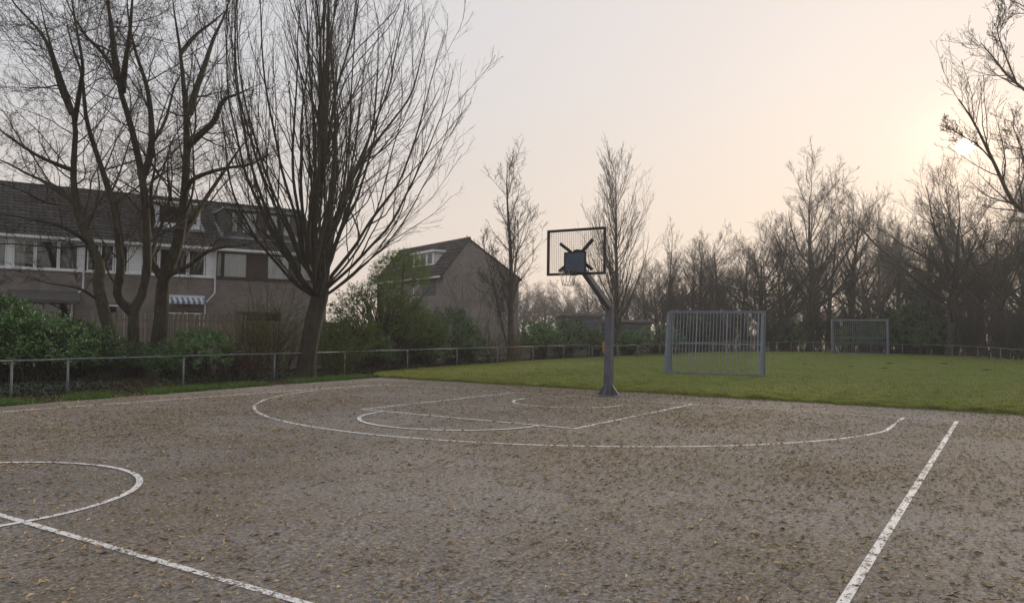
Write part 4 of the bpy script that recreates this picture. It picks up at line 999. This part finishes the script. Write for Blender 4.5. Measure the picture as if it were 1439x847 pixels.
def place(name, arch, label, px, z, h, mat='bark_far', group=None, cat='tree', wide=1.0, rz=None):
    p_ = PLAN(px, z); tr_, cr_, H = ARCH[arch]
    o = thing(name, label, cat, (p_[0], p_[1], float(gz(p_[1]))), random.uniform(0, 6.28) if rz is None else rz, group)
    s_ = h/H; o.scale = (s_*wide, s_*wide, s_)
    link('trunk', tr_, mat, o, True); link('crown', cr_, mat, o, True)
    return o
place('slender_tree', 'slender', 'slender upright bare tree before the brick gable wall', 719, 42, 10.9, 'bark_far', wide=1.4)
place('pyramid_tree', 'pyramid', 'tall pyramidal bare tree with dense upswept branches behind the hoop', 868, 50.5, 12.6, 'bark_far', wide=.95)
GT = 'bare trees of the wood beyond the lawn'
place('round_crowned_tree', 'spread', 'broad round-crowned bare tree behind the bar goal', 1068, 66, 11.6, group=GT, wide=1.0)
place('tall_tree', 'upright', 'tallest bare tree of the wood, left of the far goal', 1138, 66, 15.0, group=GT)
place('tall_tree', 'upright2', 'tall many-branched bare tree right behind the far goal', 1196, 68, 13.4, group=GT)
place('pale_slender_tree', 'slender', 'thin pale bare tree right of the far goal', 1238, 64, 12.4, 'bark_pale', group=GT)
place('large_tree', 'spread2', 'large forked bare tree standing directly below the sun', 1337, 56, 15.0, group=GT, wide=1.0)
place('dark_tree', 'upright2', 'dense dark bare tree left of the round-crowned tree', 985, 68, 9.0, group=GT, wide=1.1)
place('slender_tree', 'slender', 'thin bare tree between pyramidal tree and dense dark tree', 940, 66, 10.0, 'bark_far', group=GT)
place('leaning_tree', 'spread', 'multi-branched bare tree right of the tree below the sun', 1405, 54, 13.0, group=GT)
lb = 'bare tree in the row behind the front trees of the wood'; GB = 'back-row trees of the wood'
for i, (px, z, h, a) in enumerate(((905, 82, 9.5, 'upright'), (960, 80, 11.5, 'spread'), (1012, 78, 12.5, 'upright2'), (1045, 82, 12, 'upright'), (1100, 78, 14.5, 'spread2'), (1165, 80, 16.5, 'upright'), (1218, 84, 15, 'spread'), (1262, 76, 14.2, 'upright2'), (1300, 72, 13.6, 'upright'), (1365, 70, 15.2, 'upright2'), (1430, 66, 14, 'spread2'), (1475, 56, 14, 'upright'), (1285, 90, 14, 'spread2'), (1395, 84, 14.5, 'upright'), (1030, 96, 12, 'spread2'), (1318, 66, 12.5, 'spread'), (1380, 62, 13.5, 'spread2'), (1445, 58, 14, 'upright2'), (1110, 70, 13, 'spread2'), (935, 90, 11, 'spread2'), (995, 86, 11.5, 'spread'), (1080, 88, 13, 'upright'), (1240, 86, 14, 'spread'), (1340, 90, 15, 'spread'), (1150, 90, 15, 'upright2'))):
    place('woodland_tree', a, lb, px, z, h*.86, group=GB, wide=random.uniform(.9, 1.15))
lb = 'distant hazy bare tree far beyond the lawn and garages'; GD = 'distant trees beyond lawn and garages'
for i, (px, z, h, a) in enumerate(((735, 120, 9, 'spread'), (765, 125, 9.5, 'spread2'), (795, 118, 9, 'spread'), (830, 122, 9.5, 'upright'), (880, 110, 11, 'spread2'), (925, 108, 12, 'spread'), (975, 112, 13, 'upright2'), *[(px_, random.uniform(130, 170), random.uniform(7.5, 10.), random.choice(['spread', 'spread2', 'upright2'])) for px_ in range(690, 1470, 20)])):
    place('distant_tree', a, lb, px, z, h, group=GD, wide=1.3)
lb = 'leafless brown thicket along the far rail fence'; GS = 'leafless thickets along the far fence'
k = 0
for px in range(950, 1480, 11):
    z = float(np.interp(px, [940, 1080, 1144, 1206, 1268, 1338, 1406, 1480], [56, 63, 64.5, 63, 60.5, 55.5, 49, 43]))+random.uniform(.5, 3.5)
    place('bare_thicket', 'thicket' if k % 2 else 'thicket2', lb, px+random.uniform(-5, 5), z, random.uniform(2.0, 4.2), group=GS, cat='shrub', wide=random.uniform(.9, 1.3)); k += 1

# ================================================================= SHRUBS
def leafy(seed, rx, ry, h, nclump, per, L, W, low=.0):
    """leaf whorls spread through a lumpy crown; returns (stems mesh, leaves mesh)"""
    g = np.random.default_rng(seed); D = nrm(g.normal(size=(nclump, 3))); D[:, 2] = np.abs(D[:, 2])*1.0-.25*g.random(nclump)*(1-low); D = nrm(D)
    rad = lump(g, 9)(D)*g.uniform(.45, 1.08, nclump)**.45
    C = D*rad[:, None]*[rx, ry, h*.62]+[0, 0, h*.40]; C[:, 2] = np.maximum(C[:, 2], .12)
    sd_ = nrm(D*[1, 1, .6]+[0, 0, .55]+g.normal(0, .35, (nclump, 3)))
    idx = np.repeat(np.arange(nclump), per); n = len(idx); tt = g.random(n)
    rv = nrm(np.cross(sd_[idx], g.normal(size=(n, 3)))); d = nrm(sd_[idx]*(.25+.7*tt[:, None])+rv*.9)
    pos = C[idx]+sd_[idx]*(tt[:, None]-.6)*L*2.6+g.normal(0, L*.3, (n, 3))
    nor = nrm(sd_[idx]+.5*np.array([0, 0, 1])+g.normal(0, .3, (n, 3))); pos[:, 2] = np.maximum(pos[:, 2], .03)
    ll_ = L*g.uniform(.6, 1.2, n)
    lv = leaves_mesh('leaves', pos, d, nor, ll_, ll_*W/L)
    ns = max(10, nclump//5); pick = g.choice(nclump, ns, replace=False); P = np.empty((ns, 6, 3)); b0 = np.column_stack([g.normal(0, rx*.18, ns), g.normal(0, ry*.18, ns), np.full(ns, -.1)])
    for k in range(6):
        f = k/5; P[:, k] = b0*(1-f)+C[pick]*f; P[:, k, :2] -= (b0-C[pick])[:, :2]*0.18*math.sin(f*math.pi)*-1
    R = np.linspace(.024, .006, 6)[None]*g.uniform(.7, 1.3, (ns, 1))
    return tubes_mesh('stems', [(P, R, 5)]), lv
SH = {}
SH['laurel'] = leafy(41, 1.5, 1.2, 2.4, 420, 14, .16, .055)+('laurel', 'bark_alder')
SH['laurel2'] = leafy(42, 1.2, 1.1, 2.2, 330, 14, .15, .052)+('laurel', 'bark_alder')
SH['laurel_dark'] = leafy(43, 1.3, 1.2, 2.4, 360, 14, .15, .055)+('laurel_dark', 'bark_alder')
SH['green'] = leafy(44, 1.5, 1.4, 2.8, 900, 13, .075, .034)+('spring_green', 'bark_alder')
SH['green2'] = leafy(45, 1.5, 1.4, 2.8, 780, 12, .075, .034)+('spring_green', 'bark_alder')
SH['ivy'] = leafy(46, 1.0, .9, 1.0, 300, 14, .07, .055)+('ivy', 'bark_alder')
def behind_fence(px, z, r):
    z0 = z
    for _ in range(60):
        p_ = PLAN(px, z)
        if p_[1] > 27 or p_[0] < np.interp(p_[1], [a[1] for a in LF], [a[0] for a in LF])-r*z/z0-.12: break
        z += .15
    return p_, z/z0
def shrub(arch, label, px, z, rx, h, name='shrub', group=None, mats=None, ry=None, zoff=0.):
    p_, f_ = behind_fence(px, z, rx*.95); rx *= f_*.95; h *= f_*(.76 if px < 330 else .82); st, lv, lm, bm_ = SH[arch]; bx_ = {'laurel': (1.5, 2.4), 'laurel2': (1.2, 2.2), 'laurel_dark': (1.3, 2.4), 'green': (1.5, 2.8), 'green2': (1.5, 2.8), 'ivy': (1., 1.)}[arch]
    o = thing(name, label, 'shrub', (p_[0], p_[1], float(gz(p_[1]))+zoff), random.uniform(0, 6.28), group)
    o.scale = (rx/bx_[0], (ry or rx)/bx_[0], h/bx_[1])
    link('stems', st, bm_, o, True); link('leaves', lv, mats or lm, o)
    return o
def bud_shrub(label, px, z, h, spread, seed, nst=12, mat='olive_bud', nleaf=4, name='budding_shrub', bmat='bark_alder', lsz=.03, lean=0.):
    g = np.random.default_rng(seed); p_, f_ = behind_fence(px, z, h*.28); h *= f_; K = 12
    P = np.empty((nst, K, 3)); d = nrm(np.column_stack([g.normal(lean, spread, nst), g.normal(0, spread, nst), np.ones(nst)])); P[:, 0] = np.column_stack([g.normal(0, .22, (nst, 2)), np.full(nst, -.1)]); hh = h*g.uniform(.6, 1.05, nst)
    for k in range(1, K): d = nrm(d+g.normal(0, .07, (nst, 3))+[0, 0, -.01]); P[:, k] = P[:, k-1]+d*(hh/(K-1))[:, None]
    R = np.linspace(.018, .005, K)[None]*g.uniform(.7, 1.4, (nst, 1))
    A, RA = grow(g, P, R, 8, .15, 1, .6, .2, .33, .3, 6, .6, .2, .12, .0045); B, RB = grow(g, A, RA, 5, .1, 1, .6, .2, .45, .3, 4, .65, .1, .15, .0035)
    o = thing(name, label, 'shrub', (p_[0], p_[1], float(gz(p_[1]))))
    link('stems', tubes_mesh('stems', [(P, R, 6), (A, RA, 4), (B, RB, 3)]), bmat, o, True)
    if nleaf:
        src = np.concatenate([B[:, 1], B[:, 2], B[:, 3], A[:, 2], A[:, 4]]); src = np.repeat(src, nleaf, 0)[:26000]; n = len(src); src = src+g.normal(0, .025, (n, 3)); src[:, 2] = np.maximum(src[:, 2], .05)
        link('leaves', leaves_mesh('leaves', src, g.normal(size=(n, 3))+[0, 0, .6], g.normal(size=(n, 3))+[0, 0, 1], lsz*g.uniform(.6, 1.4, n), lsz*.5*g.uniform(.6, 1.3, n)), mat, o)
    return o
# left border (between the rail fence and the gardens)
shrub('laurel', 'tall cherry laurel at the left end with a leaning leafy top', 8, 22.3, 1.5, 3.3, 'laurel_shrub')
shrub('laurel2', 'rounded cherry laurel beside the tall laurel', 66, 22.4, 1.35, 2.25, 'laurel_shrub')
shrub('laurel_dark', 'dark cherry laurel in front of the leaning mossy tree', 118, 23.6, 1.25, 2.15, 'laurel_shrub')
shrub('laurel_dark', 'low dark laurel between the mossy trunks', 196, 25.4, .75, 1.35, 'laurel_shrub')
shrub('laurel2', 'upright glossy laurel in front of the plank fence', 285, 24.0, 1.05, 1.95, 'laurel_shrub')
shrub('laurel_dark', 'low laurel at the foot of the stout mossy tree', 240, 23.9, .7, 1.25, 'laurel_shrub')
shrub('laurel_dark', 'dark leafy hedge shrub hidden behind the tall laurel', 30, 25.5, 1.8, 2.4, 'laurel_shrub')
shrub('laurel', 'leafy shrub in the garden behind the leaning tree', 150, 28.2, 1.2, 2.0, 'laurel_shrub')
bud_shrub('reddish leafless shrub low beside the rail fence', 338, 24.2, 1.25, .45, 51, 20, 'red_twig', 3, lsz=.04, bmat='bark_far')
bud_shrub('olive budding shrub in front of the horizontal board fence', 362, 26.5, 2.3, .30, 52, 16)
bud_shrub('olive budding thicket left of the vase-shaped trunk', 400, 27.6, 2.5, .28, 53, 18)
bud_shrub('brown budding shrub rising above the garden fence', 372, 30.0, 3.9, .28, 54, 18, nleaf=1)
bud_shrub('yellow-green shrub right behind the vase-shaped trunk', 470, 27.4, 1.7, .35, 55, 18, 'spring_green', 4)
shrub('green2', 'light green bush low beside the vase-shaped trunk', 492, 28.8, 1.5, 2.6, 'green_bush')
shrub('green', 'large fresh green bush with tall rounded top', 533, 30.5, 2.3, 4.3, 'green_bush')
shrub('green2', 'fresh green bush sloping down beside the large one', 583, 31.8, 1.8, 3.0, 'green_bush')
bud_shrub('gnarled leafless shrub with pale curved stems below the green bush', 545, 28.4, 2.0, .55, 56, 9, nleaf=0, bmat='bark_far')
shrub('laurel_dark', 'dark hedge laurel below the green bush', 520, 28.4, 1.2, 1.5, 'laurel_shrub')
shrub('laurel_dark', 'low dark laurel between green bush and tall dark laurel', 600, 31.6, 1.2, 1.5, 'laurel_shrub')
shrub('laurel_dark', 'tall dark laurel in front of the gable wall', 640, 34.2, 1.15, 2.75, 'laurel_shrub')
shrub('laurel_dark', 'leafy laurel leaning over the rail fence', 660, 34.6, .8, 1.75, 'laurel_shrub')
shrub('laurel', 'laurel right of the slender tree', 760, 42.5, 1.7, 2.5, 'laurel_shrub')
shrub('laurel_dark', 'broad dark laurel near the fence opening', 795, 44.5, 1.6, 2.4, 'laurel_shrub')
shrub('laurel_dark', 'laurel behind the fence opening and post', 838, 51.0, 1.4, 2.0, 'laurel_shrub')
shrub('laurel', 'pale-flecked laurel right of the hoop post', 885, 51.5, 1.7, 2.1, 'laurel_shrub')
shrub('laurel_dark', 'dark shrub left of the bar goal', 925, 54.0, 1.7, 2.2, 'laurel_shrub')
bud_shrub('leafless brown shrub at the foot of the slender tree', 690, 38.0, 2.0, .35, 57, 16, nleaf=1, bmat='bark_far')
bud_shrub('straw-coloured brush beneath the slender tree', 722, 40.0, 1.9, .3, 58, 20, nleaf=1, bmat='twig_straw')
bud_shrub('thin leaning saplings against the gable wall', 665, 41.0, 6.0, .16, 59, 5, nleaf=0, name='sapling', bmat='bark_far', lean=-.12)
# evergreens in the wood beyond the far goal
for i, (px, z, r_, h, lb) in enumerate(((1232, 63, 1.9, 3.2, 'dark evergreen shrub just right of the far goal'), (1275, 61.5, 2.3, 4.6, 'tallest dark evergreen shrub right of the far goal'), (1318, 58, 1.6, 3.0, 'dark evergreen shrub at the foot of the tree below the sun'), (1212, 64.5, 1.6, 2.8, 'dark evergreen shrub behind the far goal'), (1106, 65, 1.6, 3.0, 'dark evergreen shrub between the two goals'), (985, 62, 1.8, 3.0, 'dark evergreen shrub seen through the bar goal'))):
    shrub('laurel_dark', lb, px, z, r_, h, 'evergreen_shrub')
# evergreen tree behind the green bush
g = np.random.default_rng(61); p_ = PLAN(562, 38.0)
et = thing('ivy_clad_tree', 'green leafy tree rising between terrace and gable house', 'tree', (p_[0], p_[1], 0))
P = resample([(0, 0, -.2), (.1, 0, 1.5), (0, .1, 3), (.2, 0, 5)], 26)[None]; R = np.interp(np.linspace(0, 1, 26), [0, 1], [.14, .03])[None]
A, RA = grow(g, P, R, 14, .3, 1, .9, .2, .4, .3, 8, .5, .3, .1, .01); B, RB = grow(g, A, RA, 6, .2, 1, .6, .2, .45, .2, 5, .6, .2, .12, .006)
link('trunk', tubes_mesh('trunk', [(P, R, 8)]), 'bark_alder', et, True); link('crown', tubes_mesh('crown', [(A, RA, 5), (B, RB, 4)]), 'bark_alder', et, True)
st, lv, _, _ = SH['green']; o = link('leaves', lv, 'spring_green', et); o.location = (0, 0, 3.0); o.scale = (1.05, 1.05, .95)

# ivy, rough grass and fallen leaves under the left fence (uncountable)
n = 26000; y = rng.uniform(-13, 4.5, n); off_ = rng.random(n)**1.5
xa = np.interp(y, lp[:, 1], lp[:, 0]); x = xa-.10-off_*2.0
dn = (np.sin(y*1.1+.5)+np.sin(y*2.7+x)+rng.normal(0, .6, n)) > -.2
o = blades('verge_grass', np.column_stack([x, y])[dn], (.13*(1.2-.6*off_))[dn], 'grass_rough', np.full(dn.sum(), -.035), .010, .6); o['label'] = 'rough tufted grass between court and rail fence'; o['category'] = 'grass'
n = 12000; y = rng.uniform(-13, 18, n); xf = np.interp(y, [a[1] for a in LF], [a[0] for a in LF]); x = xf+rng.uniform(-3.2, .9, n)
k = (y < 3) | (x < xf+.15); x, y = x[k], y[k]; n = len(x)
lv = leaves_mesh('leaf_litter', np.column_stack([x, y, -.03+rng.uniform(0, .05, n)]), np.column_stack([rng.normal(size=(n, 2)), rng.normal(0, .3, n)]), np.column_stack([rng.normal(0, .35, (n, 2)), np.ones(n)]), rng.uniform(.04, .11, n), rng.uniform(.03, .06, n))
o = link('leaf_litter', lv, 'dead_leaf', kind='stuff'); o['label'] = 'brown fallen leaves under the shrub border'; o['category'] = 'leaves'
n = 16000; y = rng.uniform(-13, 17, n); xf = np.interp(y, [a[1] for a in LF], [a[0] for a in LF]); x = xf-.15-rng.random(n)**1.3*2.6
dn = np.sin(y*1.7+x)+np.sin(y*.8+2)+rng.normal(0, .5, n) > -.35; x, y = x[dn], y[dn]; n = len(x)
lv = leaves_mesh('ground_ivy', np.column_stack([x, y, rng.uniform(-.02, .16, n)]), np.column_stack([rng.normal(size=(n, 2)), rng.normal(0, .4, n)]), np.column_stack([rng.normal(0, .4, (n, 2)), np.ones(n)]), rng.uniform(.05, .10, n), rng.uniform(.04, .08, n))
o = link('ground_ivy', lv, 'ivy', kind='stuff'); o['label'] = 'dark ivy covering the soil under the shrubs'; o['category'] = 'ivy'

# ================================================================= HAZE
m = bpy.data.materials.new('haze'); m.use_nodes = True; t = m.node_tree; t.nodes.clear()
o = N(t, 'ShaderNodeOutputMaterial'); pv = N(t, 'ShaderNodeVolumePrincipled'); pv.inputs['Color'].default_value = (.93, .93, .95, 1); pv.inputs['Density'].default_value = .0008; pv.inputs['Anisotropy'].default_value = .35
t.links.new(pv.outputs[0], o.inputs['Volume']); MATS['haze'] = m
hz = MB().box(-520, 520, -520, 720, -1.3, 22).build('haze', 'haze', kind='stuff')
hz['label'] = 'thin morning haze over the whole playing field'; hz['category'] = 'haze'
